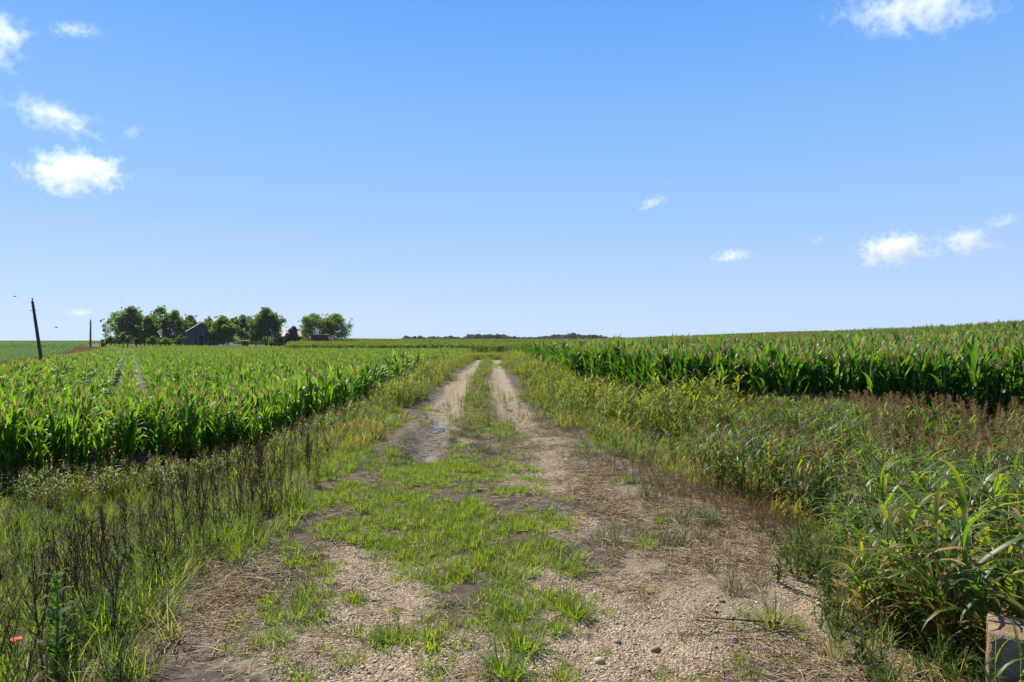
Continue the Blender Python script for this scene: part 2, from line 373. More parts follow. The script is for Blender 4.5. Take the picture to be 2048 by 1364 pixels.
c = mixc(n, l, .75, c, ramp(n, l, f, [(.35, (.45, .43, .42)), (.65, (1.15, 1.12, 1.1))]), 'MULTIPLY')
c = mixc(n, l, ramp(n, l, noise(n, l, P, 16, 4, .6), [(.58, (0, 0, 0)), (.66, (1, 1, 1))]), c, (.30, .17, .10))
p = n.new('ShaderNodeBsdfPrincipled'); l.new(c, p.inputs['Base Color']); p.inputs['Roughness'].default_value = .95
b = n.new('ShaderNodeBump'); b.inputs['Strength'].default_value = .9; b.inputs['Distance'].default_value = .006
l.new(math_(n, l, 'ADD', f, vo.outputs['Distance']), b.inputs['Height']); l.new(b.outputs[0], p.inputs['Normal'])
o = n.new('ShaderNodeOutputMaterial'); l.new(p.outputs[0], o.inputs[0])

# ------------------------------------------------------------------ mesh builder
class MB:
    def __init__(s): s.v = []; s.f = []; s.m = []; s.mats = []
    def mi(s, m):
        if m not in s.mats: s.mats.append(m)
        return s.mats.index(m)
    def add(s, vs, fs, m):
        k = len(s.v); i = s.mi(m)
        s.v += [tuple(v) for v in vs]
        for f in fs: s.f.append(tuple(a + k for a in f)); s.m.append(i)
    def merge(s, o):
        k = len(s.v); s.v += o.v
        for f, mi in zip(o.f, o.m): s.f.append(tuple(a + k for a in f)); s.m.append(s.mi(o.mats[mi]))
        return s
    def mesh(s, name, smooth=True):
        me = bpy.data.meshes.new(name)
        me.from_pydata(s.v, [], s.f)
        for m in s.mats: me.materials.append(m)
        me.polygons.foreach_set('material_index', s.m)
        me.polygons.foreach_set('use_smooth', [smooth] * len(s.f))
        me.update(); return me
    def build(s, name, parent=None, smooth=True):
        o = bpy.data.objects.new(name, s.mesh(name, smooth)); COL.objects.link(o)
        if parent: o.parent = parent
        return o
    def tube(s, pts, rad, m, n=5, cap=True):
        vs = []; fs = []
        pts = [Vector(p) for p in pts]
        for i, p in enumerate(pts):
            d = (pts[min(i + 1, len(pts) - 1)] - pts[max(i - 1, 0)]).normalized()
            a = d.orthogonal().normalized() if i == 0 else (a - d * a.dot(d)).normalized()
            b = d.cross(a)
            r = rad[i] if isinstance(rad, (list, tuple)) else rad
            for k in range(n):
                t = 2 * math.pi * k / n
                vs.append(p + (a * math.cos(t) + b * math.sin(t)) * r)
        for i in range(len(pts) - 1):
            for k in range(n):
                fs.append((i * n + k, i * n + (k + 1) % n, (i + 1) * n + (k + 1) % n, (i + 1) * n + k))
        if cap: fs.append(tuple(range(n))[::-1]); fs.append(tuple((len(pts) - 1) * n + k for k in range(n)))
        s.add(vs, fs, m)
    def box(s, x0, x1, y0, y1, z0, z1, m):
        v = [(x, y, z) for x in (x0, x1) for y in (y0, y1) for z in (z0, z1)]
        s.add(v, [(0, 1, 3, 2), (4, 6, 7, 5), (0, 4, 5, 1), (2, 3, 7, 6), (0, 2, 6, 4), (1, 5, 7, 3)], m)
    def ribbon(s, p, az, L, w, e0, e1, m, nseg=6, fold=.25, curl=0.0, pw=1.4, base=.5, wave=0.0, r=rnd):
        """a leaf: starts at p heading az with elevation e0, ends with elevation e1"""
        p = Vector(p); vs = []; fs = []; st = L / nseg
        ph = r.random() * 6
        for i in range(nseg + 1):
            t = i / nseg
            e = e0 + (e1 - e0) * t ** pw
            a = az + curl * t + wave * math.sin(ph + t * 7)
            d = Vector((math.cos(a) * math.cos(e), math.sin(a) * math.cos(e), math.sin(e)))
            side = Vector((-math.sin(a), math.cos(a), 0))
            up = d.cross(side)
            if up.z < 0 and e > -1.2: up = -up
            ww = w * .5 * (min(1, base + t * 4) * (1 - t ** 2.2) ** .8 if t < 1 else 0.02)
            if fold:
                vs += [p - side * ww + up * ww * fold, p, p + side * ww + up * ww * fold]
            else:
                vs += [p - side * ww, p + side * ww]
            p = p + d * st
        k = 3 if fold else 2
        for i in range(nseg):
            for j in range(k - 1):
                q = i * k + j
                fs.append((q, q + 1, q + k + 1, q + k))
        s.add(vs, fs, m)
R = math.radians

# ------------------------------------------------------------------ plant prototypes (each a dict part -> MB)
def corn_plant(seed, lod=False, mt=None, er=0):
    mt = mt or M_CORN
    r = random.Random(seed)
    h = r.uniform(1.0, 1.14)
    st, fo, ta = MB(), MB(), MB()
    lean = (r.uniform(-.05, .05), r.uniform(-.05, .05))
    P_ = lambda z: (lean[0] * z * z, lean[1] * z * z, z)
    st.tube([P_(h * t) for t in ((0, 1) if lod else (0, .3, .6, 1))], [.014, .006] if lod else [.015, .013, .010, .005], M_STALK, 3 if lod else 6)
    az0 = r.random() * 6.28
    nl = 7 if lod else 12
    for i in range(nl):
        t = (i + .6) / nl
        z = h * (.10 + .84 * t)
        az = az0 + math.pi * (i % 2) + r.uniform(-.55, .55)
        L = (.40 + .20 * math.sin(t * 3.0)) * r.uniform(.8, 1.15)
        if t > .85: L *= .7
        e0 = R(r.uniform(60, 76) + 10 * t + er)
        e1 = R(r.choice((r.uniform(-70, -10), r.uniform(10, 50))) + 35 * t)
        fo.ribbon(P_(z), az, L, (.070 if t > .2 else .05) * r.uniform(.85, 1.15) * (1.5 if lod else 1), e0, e1, M_CORNF if lod else (M_TAN if t < .2 and r.random() < .5 else mt), 3 if lod else 8, 0 if lod else .3, r.uniform(-.3, .3), 1.7, .45, 0 if lod else .12, r)
    top = P_(h)
    for i in range(4 if lod else 9):
        ta.ribbon((top[0], top[1], top[2] - .02 + (.0 if lod else .012 * i)), r.random() * 6.28, r.uniform(.12, .2) if i else .24, .016 if not lod else .05, R(r.uniform(50, 80)) if i else R(88), R(r.uniform(20, 75)), M_TASSEL, 2 if lod else 3, 0)
    if not lod and r.random() < .8:
        z = h * .45; a = az0 + r.uniform(-.4, .4)
        p0 = Vector(P_(z)); d = Vector((math.cos(a) * .35, math.sin(a) * .35, 1)).normalized()
        st.tube([p0, p0 + d * .04, p0 + d * .12, p0 + d * .19], [.012, .024, .024, .008], M_STALK, 6)
    return {'stalk': st, 'foliage': fo, 'tassel': ta}

def sorghum(seed, head=True, broad=1.0, rich=.12):
    r = random.Random(seed)
    st, fo, heads = MB(), MB(), []
    for k in range(r.randint(3, 5)):
        h = r.uniform(.62, 1.0)
        bx, by = r.uniform(-.10, .10), r.uniform(-.10, .10)
        la, lm = r.random() * 6.28, r.uniform(.02, .22)
        P_ = lambda z: (bx + math.cos(la) * lm * z * z, by + math.sin(la) * lm * z * z, z)
        st.tube([P_(0), P_(h * .35), P_(h * .7), P_(h)], [.006, .0055, .004, .002], M_STALK, 4)
        for i in range(8):
            t = (i + .4) / 8
            az = r.random() * 6.28
            mm = M_SORG if (t > .22 or r.random() < .35) and r.random() > .13 else M_TAN
            fo.ribbon(P_(h * (.08 + .8 * t)), az, r.uniform(.28, .48) * (1.25 if broad > 1 else 1), .026 * broad * r.uniform(.8, 1.25), R(r.uniform(40, 78)), R(r.uniform(-85, 5)), mm, 6, .3, r.uniform(-.5, .5), 1.2, .5, .1, r)
        if head and r.random() < rich:
            pa = MB(); heads.append(pa)
            top = Vector(P_(h))
            pa.tube([top - Vector((0, 0, .01)), top + Vector((0, 0, .24))], [.002, .001], M_PAN, 3, False)
            for j in range(26):
                zz = .02 + .22 * j / 26
                az = r.random() * 6.28
                q = top + Vector((0, 0, zz))
                Lb = (.14 - .10 * j / 26)
                pa.ribbon(q, az, Lb, .012, R(r.uniform(30, 65)), R(r.uniform(-30, 30)), M_PAN, 3, 0, 0, 1)
    return {'stalk': st, 'foliage': fo, **{'seed_head#%d' % i: p_ for i, p_ in enumerate(heads)}}

def weed_clump(seed):
    r = random.Random(seed); fo = MB()
    for k in range(8):
        h = r.uniform(.35, .9)
        bx, by = r.uniform(-.2, .2), r.uniform(-.2, .2)
        la, lm = r.random() * 6.28, r.uniform(.05, .35)
        P_ = lambda z: (bx + math.cos(la) * lm * z * z, by + math.sin(la) * lm * z * z, z)
        fo.tube([P_(0), P_(h * .5), P_(h)], [.005, .004, .002], M_TAN if r.random() < .2 else M_WEED, 3, False)
        for i in range(9):
            t = (i + .4) / 9
            fo.ribbon(P_(h * (.05 + .93 * t)), r.random() * 6.28, r.uniform(.14, .30), .022 * r.uniform(.7, 1.3), R(r.uniform(20, 75)), R(r.uniform(-70, 20)), M_TAN if (r.random() < (.22 if t < .3 else .03)) else M_WEED, 4, 0, r.uniform(-.6, .6), 1.2, .5, 0, r)
        if r.random() < .15:
            top = Vector(P_(h))
            for j in range(7):
                fo.ribbon(top, r.random() * 6.28, .09, .008, R(r.uniform(30, 80)), R(r.uniform(-10, 40)), M_PAN, 2, 0)
    return fo

def dead_stalk(seed, M_DEAD=M_DEAD):
    r = random.Random(seed); mb = MB()
    h = r.uniform(.75, 1.0)
    la, lm = r.random() * 6.28, r.uniform(0, .18)
    x = y = 0; pts = []
    for i in range(8):
        t = i / 7
        pts.append((x + math.cos(la) * lm * t * t, y + math.sin(la) * lm * t * t, h * t)); x += r.uniform(-.012, .012); y += r.uniform(-.012, .012)
    mb.tube(pts, [.0062 * (1 - .7 * i / 7) for i in range(8)], M_DEAD, 4)
    for k in range(r.randint(9, 14)):
        t = r.uniform(.22, .97); i = int(t * 7)
        a = r.random() * 6.28; L = r.uniform(.08, .30) * (1.25 - t)
        p0 = Vector(pts[i]).lerp(Vector(pts[min(i + 1, 7)]), t * 7 - i)
        e = R(r.uniform(40, 72))
        d = Vector((math.cos(a) * math.cos(e), math.sin(a) * math.cos(e), math.sin(e)))
        q = [p0, p0 + d * L * .5, p0 + d * L * .8 + Vector((0, 0, L * .25))]
        mb.tube(q, [.0028, .0022, .0012], M_DEAD, 3, False)
        for j in range(r.randint(2, 6)):
            s_ = r.random()
            c_ = q[0].lerp(q[1], s_) if r.random() < .5 else q[1].lerp(q[2], s_)
            rr = r.uniform(.004, .008)
            mb.add([c_ + Vector(v) * rr for v in ((1, 0, 0), (-1, 0, 0), (0, 1, 0), (0, -1, 0), (0, 0, 1.6), (0, 0, -1))],
                   [(0, 2, 4), (2, 1, 4), (1, 3, 4), (3, 0, 4), (2, 0, 5), (1, 2, 5), (3, 1, 5), (0, 3, 5)], M_DEAD)
    return mb

def tuft(seed, n=80, L=(.045, .115), w=.0045, rad=.085, m=None, e=(15, 82), drop=55, tan=.14, seg=3):
    r = random.Random(seed); mb = MB(); m = m or M_GRASS
    for i in range(n):
        a = r.random() * 6.28; q = rad * r.random() ** .6
        ba = r.random() * 6.28
        ee = r.uniform(*e)
        mb.ribbon((math.cos(ba) * q, math.sin(ba) * q, -.01), a if r.random() < .5 else ba, r.uniform(*L), w * r.uniform(.7, 1.3), R(ee), R(ee - r.uniform(10, drop)),
                  M_STRAW if r.random() < tan else m, seg, 0, r.uniform(-.4, .4), 1.3, .8, 0, r)
    return mb

def stone(seed):
    r = random.Random(seed); g = MB()
    import bmesh
    bm = bmesh.new(); bmesh.ops.create_icosphere(bm, subdivisions=2, radius=1)
    ax = (r.uniform(.8, 1.25), r.uniform(.7, 1.0), r.uniform(.42, .7))
    k = [Vector((r.uniform(-1, 1), r.uniform(-1, 1), r.uniform(-1, 1))).normalized() for _ in range(9)]
    vs = []
    for v in bm.verts:
        c = v.co.copy()
        for q in k:                                  # cut facets
            dd = c.dot(q)
            if dd > .72: c -= q * (dd - .72) * .85
        vs.append((c.x * ax[0], c.y * ax[1], c.z * ax[2]))
    fs = [tuple(v.index for v in f.verts) for f in bm.faces]
    bm.free(); g.add(vs, fs, M_STONE); return g

def straw_bits(seed):
    r = random.Random(seed); g = MB()
    for i in range(12):
        a = r.random() * 6.28; L = r.uniform(.04, .17); x, y = r.gauss(0, .09), r.gauss(0, .09)
        z = r.uniform(.003, .022); tilt = r.uniform(-.12, .12); bend = r.uniform(-.5, .5)
        p0 = Vector((x, y, z)); p1 = p0 + Vector((math.cos(a), math.sin(a), tilt)) * L * .5; p2 = p1 + Vector((math.cos(a + bend), math.sin(a + bend), tilt)) * L * .5
        g.tube([p0, p1, p2], r.uniform(.0012, .003), M_STRAW if r.random() < .75 else M_BROWN, 3, False)
    return g

M_FORB = leaf_mat('herb_leaf', [(.2, (.03, .055, .014)), (.8, (.07, .10, .025))], [(.2, (.09, .20, .015)), (.8, (.22, .34, .03))], tf=.42, rough=.7, spec=.1)
def forb(seed, flower=None):
    r = random.Random(seed); g = MB()
    for k in range(6):
        a = r.random() * 6.28; h = r.uniform(.12, .3); lm = r.uniform(.1, .5)
        P_ = lambda z: (math.cos(a) * lm * z, math.sin(a) * lm * z, z)
        g.tube([P_(0), P_(h)], [.002, .0012], M_FORB, 3, False)
        for i in range(9):
            g.ribbon(P_(h * (.1 + .1 * i)), r.random() * 6.28, r.uniform(.03, .06), .016, R(r.uniform(0, 60)), R(r.uniform(-30, 30)), M_FORB, 2, 0)
        if flower and r.random() < .12:
            for j in range(5):
                g.ribbon(P_(h), j * 1.256, .007, .006, R(25), R(0), flower, 2, 0)
    return g

def join_parts(d):
    g = MB()
    for k in d: g.merge(d[k])
    return g
def proto(name, mb):           # mesh source for the uncounted ground cover; never linked to the scene itself
    return bpy.data.objects.new(name, mb.mesh(name))

# ------------------------------------------------------------------ scattering
def gn_cover(name, pts, protos, label, cat, kind='stuff'):
    """pts: list of (x,y,z, rx,ry,rz, s, var). One object whose plants are instanced on its points."""
    pts = np.asarray(pts, float)
    me = bpy.data.meshes.new(name); me.vertices.add(len(pts))
    me.vertices.foreach_set('co', pts[:, :3].ravel())
    a = me.attributes.new('rot', 'FLOAT_VECTOR', 'POINT'); a.data.foreach_set('vector', pts[:, 3:6].astype(np.float32).ravel())
    a = me.attributes.new('scl', 'FLOAT', 'POINT'); a.data.foreach_set('value', pts[:, 6].astype(np.float32))
    a = me.attributes.new('var', 'INT', 'POINT'); a.data.foreach_set('value', pts[:, 7].astype(np.int32))
    o = bpy.data.objects.new(name, me); COL.objects.link(o)
    ng = bpy.data.node_groups.new(name, 'GeometryNodeTree')
    ng.interface.new_socket('Geometry', in_out='INPUT', socket_type='NodeSocketGeometry')
    ng.interface.new_socket('Geometry', in_out='OUTPUT', socket_type='NodeSocketGeometry')
    n, l = ng.nodes, ng.links
    gi = n.new('NodeGroupInput'); go = n.new('NodeGroupOutput'); jn = n.new('GeometryNodeJoinGeometry')
    def na(nm, ty):
        q = n.new('GeometryNodeInputNamedAttribute'); q.data_type = ty; q.inputs[0].default_value = nm; return q.outputs[0]
    rot, scl, var = na('rot', 'FLOAT_VECTOR'), na('scl', 'FLOAT'), na('var', 'INT')
    for k, po in enumerate(protos):
        cmp_ = n.new('FunctionNodeCompare'); cmp_.data_type = 'INT'; cmp_.operation = 'EQUAL'
        l.new(var, cmp_.inputs[2]); cmp_.inputs[3].default_value = k
        oi_ = n.new('GeometryNodeObjectInfo'); oi_.inputs[0].default_value = po; oi_.transform_space = 'ORIGINAL'
        ip = n.new('GeometryNodeInstanceOnPoints')
        l.new(gi.outputs[0], ip.inputs['Points']); l.new(cmp_.outputs[0], ip.inputs['Selection'])
        l.new(oi_.outputs['Geometry'], ip.inputs['Instance'])
        l.new(rot, ip.inputs['Rotation']); l.new(scl, ip.inputs['Scale'])
        l.new(ip.outputs[0], jn.inputs[0])
    l.new(jn.outputs[0], go.inputs[0])
    md = o.modifiers.new('cover', 'NODES'); md.node_group = ng
    return tag(o, label, cat, None, kind)

def visible(X, Y, m=2.0, k=.79): return (np.abs(X) < k * Y + m) & (Y > .6)
def sample(n, x0, x1, y0, y1, dens, seed, pw=1.0):
    """n tries in the box, kept with probability dens(X, Y)"""
    g = np.random.default_rng(seed)
    X = g.uniform(x0, x1, n); Y = y0 + (y1 - y0) * g.random(n) ** pw
    k = (g.random(n) < dens(X, Y)) & visible(X, Y)
    return X[k], Y[k]
def rec(X, Y, s, nvar, seed, tilt=.06, sink=0.0, kz=None):
    g = np.random.default_rng(seed); n_ = len(X)
    s = np.broadcast_to(s, (n_,)) if np.ndim(s) == 0 else s
    Z = terrain(X, Y) - sink
    return np.stack([X, Y, Z, g.normal(0, tilt, n_), g.normal(0, tilt, n_), g.random(n_) * 6.283, s, g.integers(0, nvar, n_)], 1)

def individuals(recs, parts_list, name, label, cat, group):
    """every record becomes a thing of its own; parts share mesh data"""
    srcs = []
    for d in parts_list:
        srcs.append([(k, d[k].mesh(k)) for k in d])
    first = {}
    for q in recs:
        v = int(q[7])
        if len(srcs[v]) == 1 and srcs[v][0][0] == '':
            if v not in first:
                e = bpy.data.objects.new(name, srcs[v][0][1]); first[v] = e
            else: e = first[v].copy()
            COL.objects.link(e)
        else:
            e = empty(name, (0, 0, 0))
            if v not in first:
                kids = [bpy.data.objects.new(k.split('#')[0], me) for k, me in srcs[v]]; first[v] = kids
            else: kids = [c_.copy() for c_ in first[v]]
            for c_ in kids: COL.objects.link(c_); c_.parent = e
        e.location = q[:3]; e.rotation_euler = q[3:6]; e.scale = (q[6],) * 3
        lb = label(q) if callable(label) else label
        tag(e, lb, cat, group)

# ------------------------------------------------------------------ ground and track
xs = np.concatenate([-np.geomspace(8.2, 3500, 60)[::-1], np.arange(-8, 8.01, .05), np.geomspace(8.2, 3500, 60)])
ys = np.concatenate([np.arange(-6, 2, .4), np.arange(2, 14, .05), np.arange(14, 40, .12), np.arange(40, 160, .8), np.geomspace(160, 3600, 60)])
GX, GY = np.meshgrid(xs, ys)
GZ = terrain(GX, GY)
nx, ny = len(xs), len(ys)
U = GX - road_c(GY)
fieldL = sst(edge_l(GY) + 1.0, edge_l(GY) - 1.0, GX)
weedR = sst(weed_r(GY) - .3, weed_r(GY) + .5, GX)
verge = np.maximum(sst(-1.7, -2.4, U), weedR)
gmask = gravel_mask(GX, GY) * (1 - .9 * sst(-2.0, -2.8, U)) * (1 - .6 * weedR)
gmask = np.where(GY > 85, 0, gmask)
mudm = np.clip(blobs(GX, GY, MUD_B) * (GY < 16) * (.5 + .9 * fbm(GX * 2, GY * 2, 3)), 0, 1)
hum_shade = np.clip(verge * .55 * sst(6, 14, GY) + sst(90, 130, GY) * .9, 0, 1) * (1 - sst(-300, -200, 0) * 0)
# the weedy brown strip along the pole line stays bare earth
hum_shade = hum_shade * (1 - .8 * np.exp(-(pole_line(GX, GY) / 2.5) ** 2) * (GY > 40))
wet = wet_mask(GX, GY)
straw = np.clip(blobs(GX, GY, STRAW_B) * (GY < 16) + .35 * (np.abs(U) < 2.5) * fbm(GX * .8, GY * .8, 3), 0, 1)
idx = np.arange(nx * ny).reshape(ny, nx)
quads = np.stack([idx[:-1, :-1], idx[:-1, 1:], idx[1:, 1:], idx[1:, :-1]], -1).reshape(-1, 4)
fu = (U[:-1, :-1] + U[1:, 1:]).ravel() * .5; fy = (GY[:-1, :-1]).ravel()
onroad = (np.abs(fu) < 1.75 + .25 * (fbm(fy * .8, fy * 0, 2) - .5)) & (fy < 84)
V = np.stack([GX, GY, GZ], -1).reshape(-1, 3)
def sheet(name, sel, label, cat):
    q = quads[sel]; used = np.unique(q); mp_ = -np.ones(len(V), int); mp_[used] = np.arange(len(used))
    me = bpy.data.meshes.new(name); q2 = mp_[q]
    me.vertices.add(len(used)); me.vertices.foreach_set('co', V[used].ravel())
    me.loops.add(q2.size); me.loops.foreach_set('vertex_index', q2.ravel())
    me.polygons.add(len(q2)); me.polygons.foreach_set('loop_start', np.arange(len(q2)) * 4)
    me.polygons.foreach_set('use_smooth', [True] * len(q2))
    a = me.color_attributes.new('cover', 'FLOAT_COLOR', 'POINT')
    cc = np.stack([gmask, hum_shade, mudm, np.ones_like(hum_shade)], -1).reshape(-1, 4)[used]
    a.data.foreach_set('color', cc.astype(np.float32).ravel())
    a = me.attributes.new('wet', 'FLOAT', 'POINT'); a.data.foreach_set('value', wet.ravel()[used].astype(np.float32))
    a = me.attributes.new('straw', 'FLOAT', 'POINT'); a.data.foreach_set('value', straw.ravel()[used].astype(np.float32))
    me.materials.append(M_GROUND); me.update(calc_edges=True); me.validate()
    o = bpy.data.objects.new(name, me); COL.objects.link(o)
    return tag(o, label, cat, None, 'structure')
sheet('ground', ~onroad, 'brown earth of the fields and verges on both sides of the track', 'ground')
sheet('dirt_track', onroad, 'two-rut gravel and mud farm track running to the far field', 'track')

# puddle in the left rut
g = MB(); vs = [(0, 0, 0)]; N_ = 28
for i in range(N_):
    a = i / N_ * 6.283; rr = 1 + .25 * math.sin(a * 3 + 1) + .15 * math.sin(a * 5)
    vs.append((.19 * rr * math.cos(a), .74 * rr * math.sin(a), 0))
g.add(vs, [(0, i + 1, (i + 1) % N_ + 1) for i in range(N_)], M_WATER)
o = g.build('puddle'); PX, PY = -1.56, 14.9
o.location = (PX, PY, float(terrain(PX, PY)) + .045); o.rotation_euler = (0, 0, .06)
tag(o, 'small puddle of rainwater reflecting sky in the left rut', 'puddle', None, 'structure')

# ------------------------------------------------------------------ corn
corn_parts = [corn_plant(100 + i) for i in range(7)]
corn_src = [proto('corn_source', join_parts(d)) for d in corn_parts]
tall_parts = [corn_plant(150 + i, False, M_CORN2, 5) for i in range(7)]
tall_corn_src = [proto('corn_source', join_parts(d)) for d in tall_parts]
def rows(d, sp, al, bounds, keep, seed):
    d = np.array(d) / np.hypot(*d); nn = np.array([d[1], -d[0]])
    x0, x1, y0, y1 = bounds
    cs = np.array([[x0, y0], [x1, y0], [x0, y1], [x1, y1]])
    r0, r1 = (cs @ nn).min(), (cs @ nn).max(); s0, s1 = (cs @ d).min(), (cs @ d).max()
    r_ = np.arange(math.floor(r0 / sp), math.ceil(r1 / sp)) * sp
    s_ = np.arange(s0, s1, al)
    Rr, Ss = np.meshgrid(r_, s_)
    g = np.random.default_rng(seed)
    Rr = Rr.ravel() + g.normal(0, .035, Rr.size); Ss = Ss.ravel() + g.uniform(-.4, .4, Ss.size) * al
    X = nn[0] * Rr + d[0] * Ss; Y = nn[1] * Rr + d[1] * Ss
    k = keep(X, Y); return X[k], Y[k]
def left_keep(X, Y):
    e = edge_l(Y) + .8 * (fbm(Y * .4, Y * 0 + 2, 2) - .5)
    far = np.where(X < -52, 186, 150)
    return (X < e) & (pole_line(X, Y) > 3.0 + 1.5 * vnoise(Y * .2, Y * 0)) & (Y < far) & visible(X, Y, 3.5) & (Y > 8)
def right_keep(X, Y):
    e = edge_r(Y) + 1.2 * (fbm(Y * .5, Y * 0 + 5, 2) - .5)
    return (X > e) & (Y < 150) & visible(X, Y, 3.5) & (Y > 10)
lxn, lyn = rows((-.56, 1), .97, .21, (-60, 0, 8, 70), lambda X, Y: left_keep(X, Y) & (Y <= 62), 1)
lxf, lyf = rows((-.56, 1), .97, .34, (-130, 0, 60, 190), lambda X, Y: left_keep(X, Y) & (Y > 62), 2)
rxn, ryn = rows((-.05, 1), .97, .21, (0, 60, 10, 75), lambda X, Y: right_keep(X, Y) & (Y <= 65), 3)
rxf, ryf = rows((-.05, 1), .97, .38, (0, 125, 60, 152), lambda X, Y: right_keep(X, Y) & (Y > 65), 4)
def headland(edge, y0, y1, side, nrow, al, seed):
    """rows sown along the field's edge, in front of the main rows"""
    t = np.linspace(y0, y1, 4000); e = edge(t); P_ = np.stack([e, t], 1)
    L_ = np.concatenate([[0], np.cumsum(np.hypot(*np.diff(P_, axis=0).T))]); g = np.random.default_rng(seed); out = []
    for k in range(nrow):
        s_ = np.arange(0, L_[-1], al) + g.uniform(-.05, .05); yy = np.interp(s_, L_, t); xx = np.interp(s_, L_, e)
        dx = np.interp(s_ + .6, L_, e) - xx; dy = np.interp(s_ + .6, L_, t) - yy; q = np.hypot(dx, dy) + 1e-6
        o_ = (.25 + .42 * k) * side
        out.append(np.stack([xx + dy / q * o_ + g.normal(0, .07, len(xx)), yy - dx / q * o_ + g.normal(0, .07, len(xx))], 1))
    o_ = np.concatenate(out); o_ = o_[visible(o_[:, 0], o_[:, 1], 3.5)]
    return o_[:, 0], o_[:, 1]
hlx, hly = headland(edge_l, 8.5, 40, -1, 7, .17, 15)
hrx, hry = headland(edge_r, 8, 70, 1, 6, .18, 16)
lxn, lyn = np.concatenate([lxn, hlx]), np.concatenate([lyn, hly])
rxn, ryn = np.concatenate([rxn, hrx]), np.concatenate([ryn, hry])
def corn_rec(X, Y, s0, seed):
    g = np.random.default_rng(seed)
    s = s0 * (1 + g.normal(0, .085, len(X))) * np.where((X < 0) & (X > edge_l(Y) - 1.3), g.uniform(.72, 1.05, len(X)), 1) * (.9 + .2 * fbm(X * .08, Y * .08, 3))
    return rec(X, Y, s, 7, seed, .05)
L_near = corn_rec(lxn, lyn, 1.14, 11); R_near = corn_rec(rxn, ryn, 1.78 - .2 * (1 - sst(6, 14, rxn)), 12)
def in_frame(q, k=.75): return np.abs(q[:, 0]) < k * q[:, 1]
def split(q, n_):
    d = np.hypot(q[:, 0], q[:, 1]) + np.where(in_frame(q), 0, 1e5)
    o_ = np.argsort(d); return q[o_[:n_]], q[o_[n_:]]
Li, Lr = split(L_near, 170); Ri, Rr_ = split(R_near, 130)
individuals(Li, corn_parts, 'corn_plant', 'green corn plant with pale tassel at the near edge of the lower left field', 'corn plant', 'corn plants along the near edge of the left field')
individuals(Ri, tall_parts, 'corn_plant', 'tall dark green corn plant in the wall of corn above the right weeds', 'corn plant', 'corn plants along the near edge of the right field')
gn_cover('corn_field', np.concatenate([Lr, corn_rec(lxf, lyf, 1.08, 13)]), corn_src, 'rows of green corn filling the left field as far as the farmstead', 'corn field')
gn_cover('corn_field', np.concatenate([Rr_, corn_rec(rxf, ryf, 1.80, 14)]), tall_corn_src, 'tall tasselled corn covering the rising field right of the track', 'corn field')
# the next field, beyond the hollow: low detail blocks of six plants along the row
blk = []
for b_ in range(4):
    g = MB(); rr = random.Random(50 + b_)
    for i in range(6):
        q = join_parts(corn_plant(900 + b_ * 10 + i, True)); dx = (i - 2.5) * .24; a = rr.random() * 6.28; s_ = rr.uniform(1.6, 1.95)
        q.v = [((v[0] * math.cos(a) - v[1] * math.sin(a)) * s_ + dx, (v[0] * math.sin(a) + v[1] * math.cos(a)) * s_ + rr.uniform(-.1, .1), v[2] * s_) for v in q.v]
        g.merge(q)
    blk.append(proto('corn_block_source', g))
def far_keep(X, Y):
    farm = (X < -.30 * Y - 5) & (Y < 290)
    return (Y > 160 + 2 * fbm(X * .05, X * 0, 2)) & visible(X, Y, 12) & (X > -230) & ~((pole_line(X, Y) < 4)) & ~farm & (X < .5 * Y + 60)
fx1, fy1 = rows((1, .12), 1.5, 1.45, (-230, 220, 160, 300), far_keep, 5)
fx2, fy2 = rows((1, .12), 4.5, 2.2, (-330, 420, 300, 620), far_keep, 6)
def far_rec(X, Y, s, seed):
    q = rec(X, Y, s, 4, seed, .02); q[:, 5] = .12 + 3.1416 * np.random.default_rng(seed).integers(0, 2, len(q)); return q
gn_cover('corn_field', np.concatenate([far_rec(fx1, fy1, 1.0, 21), far_rec(fx2, fy2, 1.25, 22)]), blk, 'distant yellow-green cornfield rising to the horizon beyond the track', 'corn field')
# low crop left of the poles
def soy(seed):
    r = random.Random(seed); g = MB()
    for i in range(46):
        a = r.random() * 6.28; q = .5 * r.random() ** .5; z = r.uniform(.25, .75) * (1 - q * .6)
        g.ribbon((math.cos(a) * q, math.sin(a) * q, z), r.random() * 6.28, r.uniform(.12, .22), .12, R(r.uniform(0, 50)), R(r.uniform(-30, 30)), M_SOY, 2, 0)
    return g
soy_src = [proto('bean_source', soy(i)) for i in range(4)]
def soy_keep(X, Y): return (pole_line(X, Y) < -4) & visible(X, Y, 14, .80) & (Y > 30)
sx1, sy1 = rows((-.56, 1), .97, .8, (-190, -20, 30, 190), soy_keep, 7)
sx2, sy2 = rows((-.56, 1), 2.2, 1.6, (-470, -90, 190, 520), soy_keep, 8)
gn_cover('crop_field', np.concatenate([rec(sx1, sy1, 1.0, 4, 31), rec(sx2, sy2, 1.7, 4, 32)]), soy_src, 'low leafy green crop field left of the leaning pole', 'crop field')

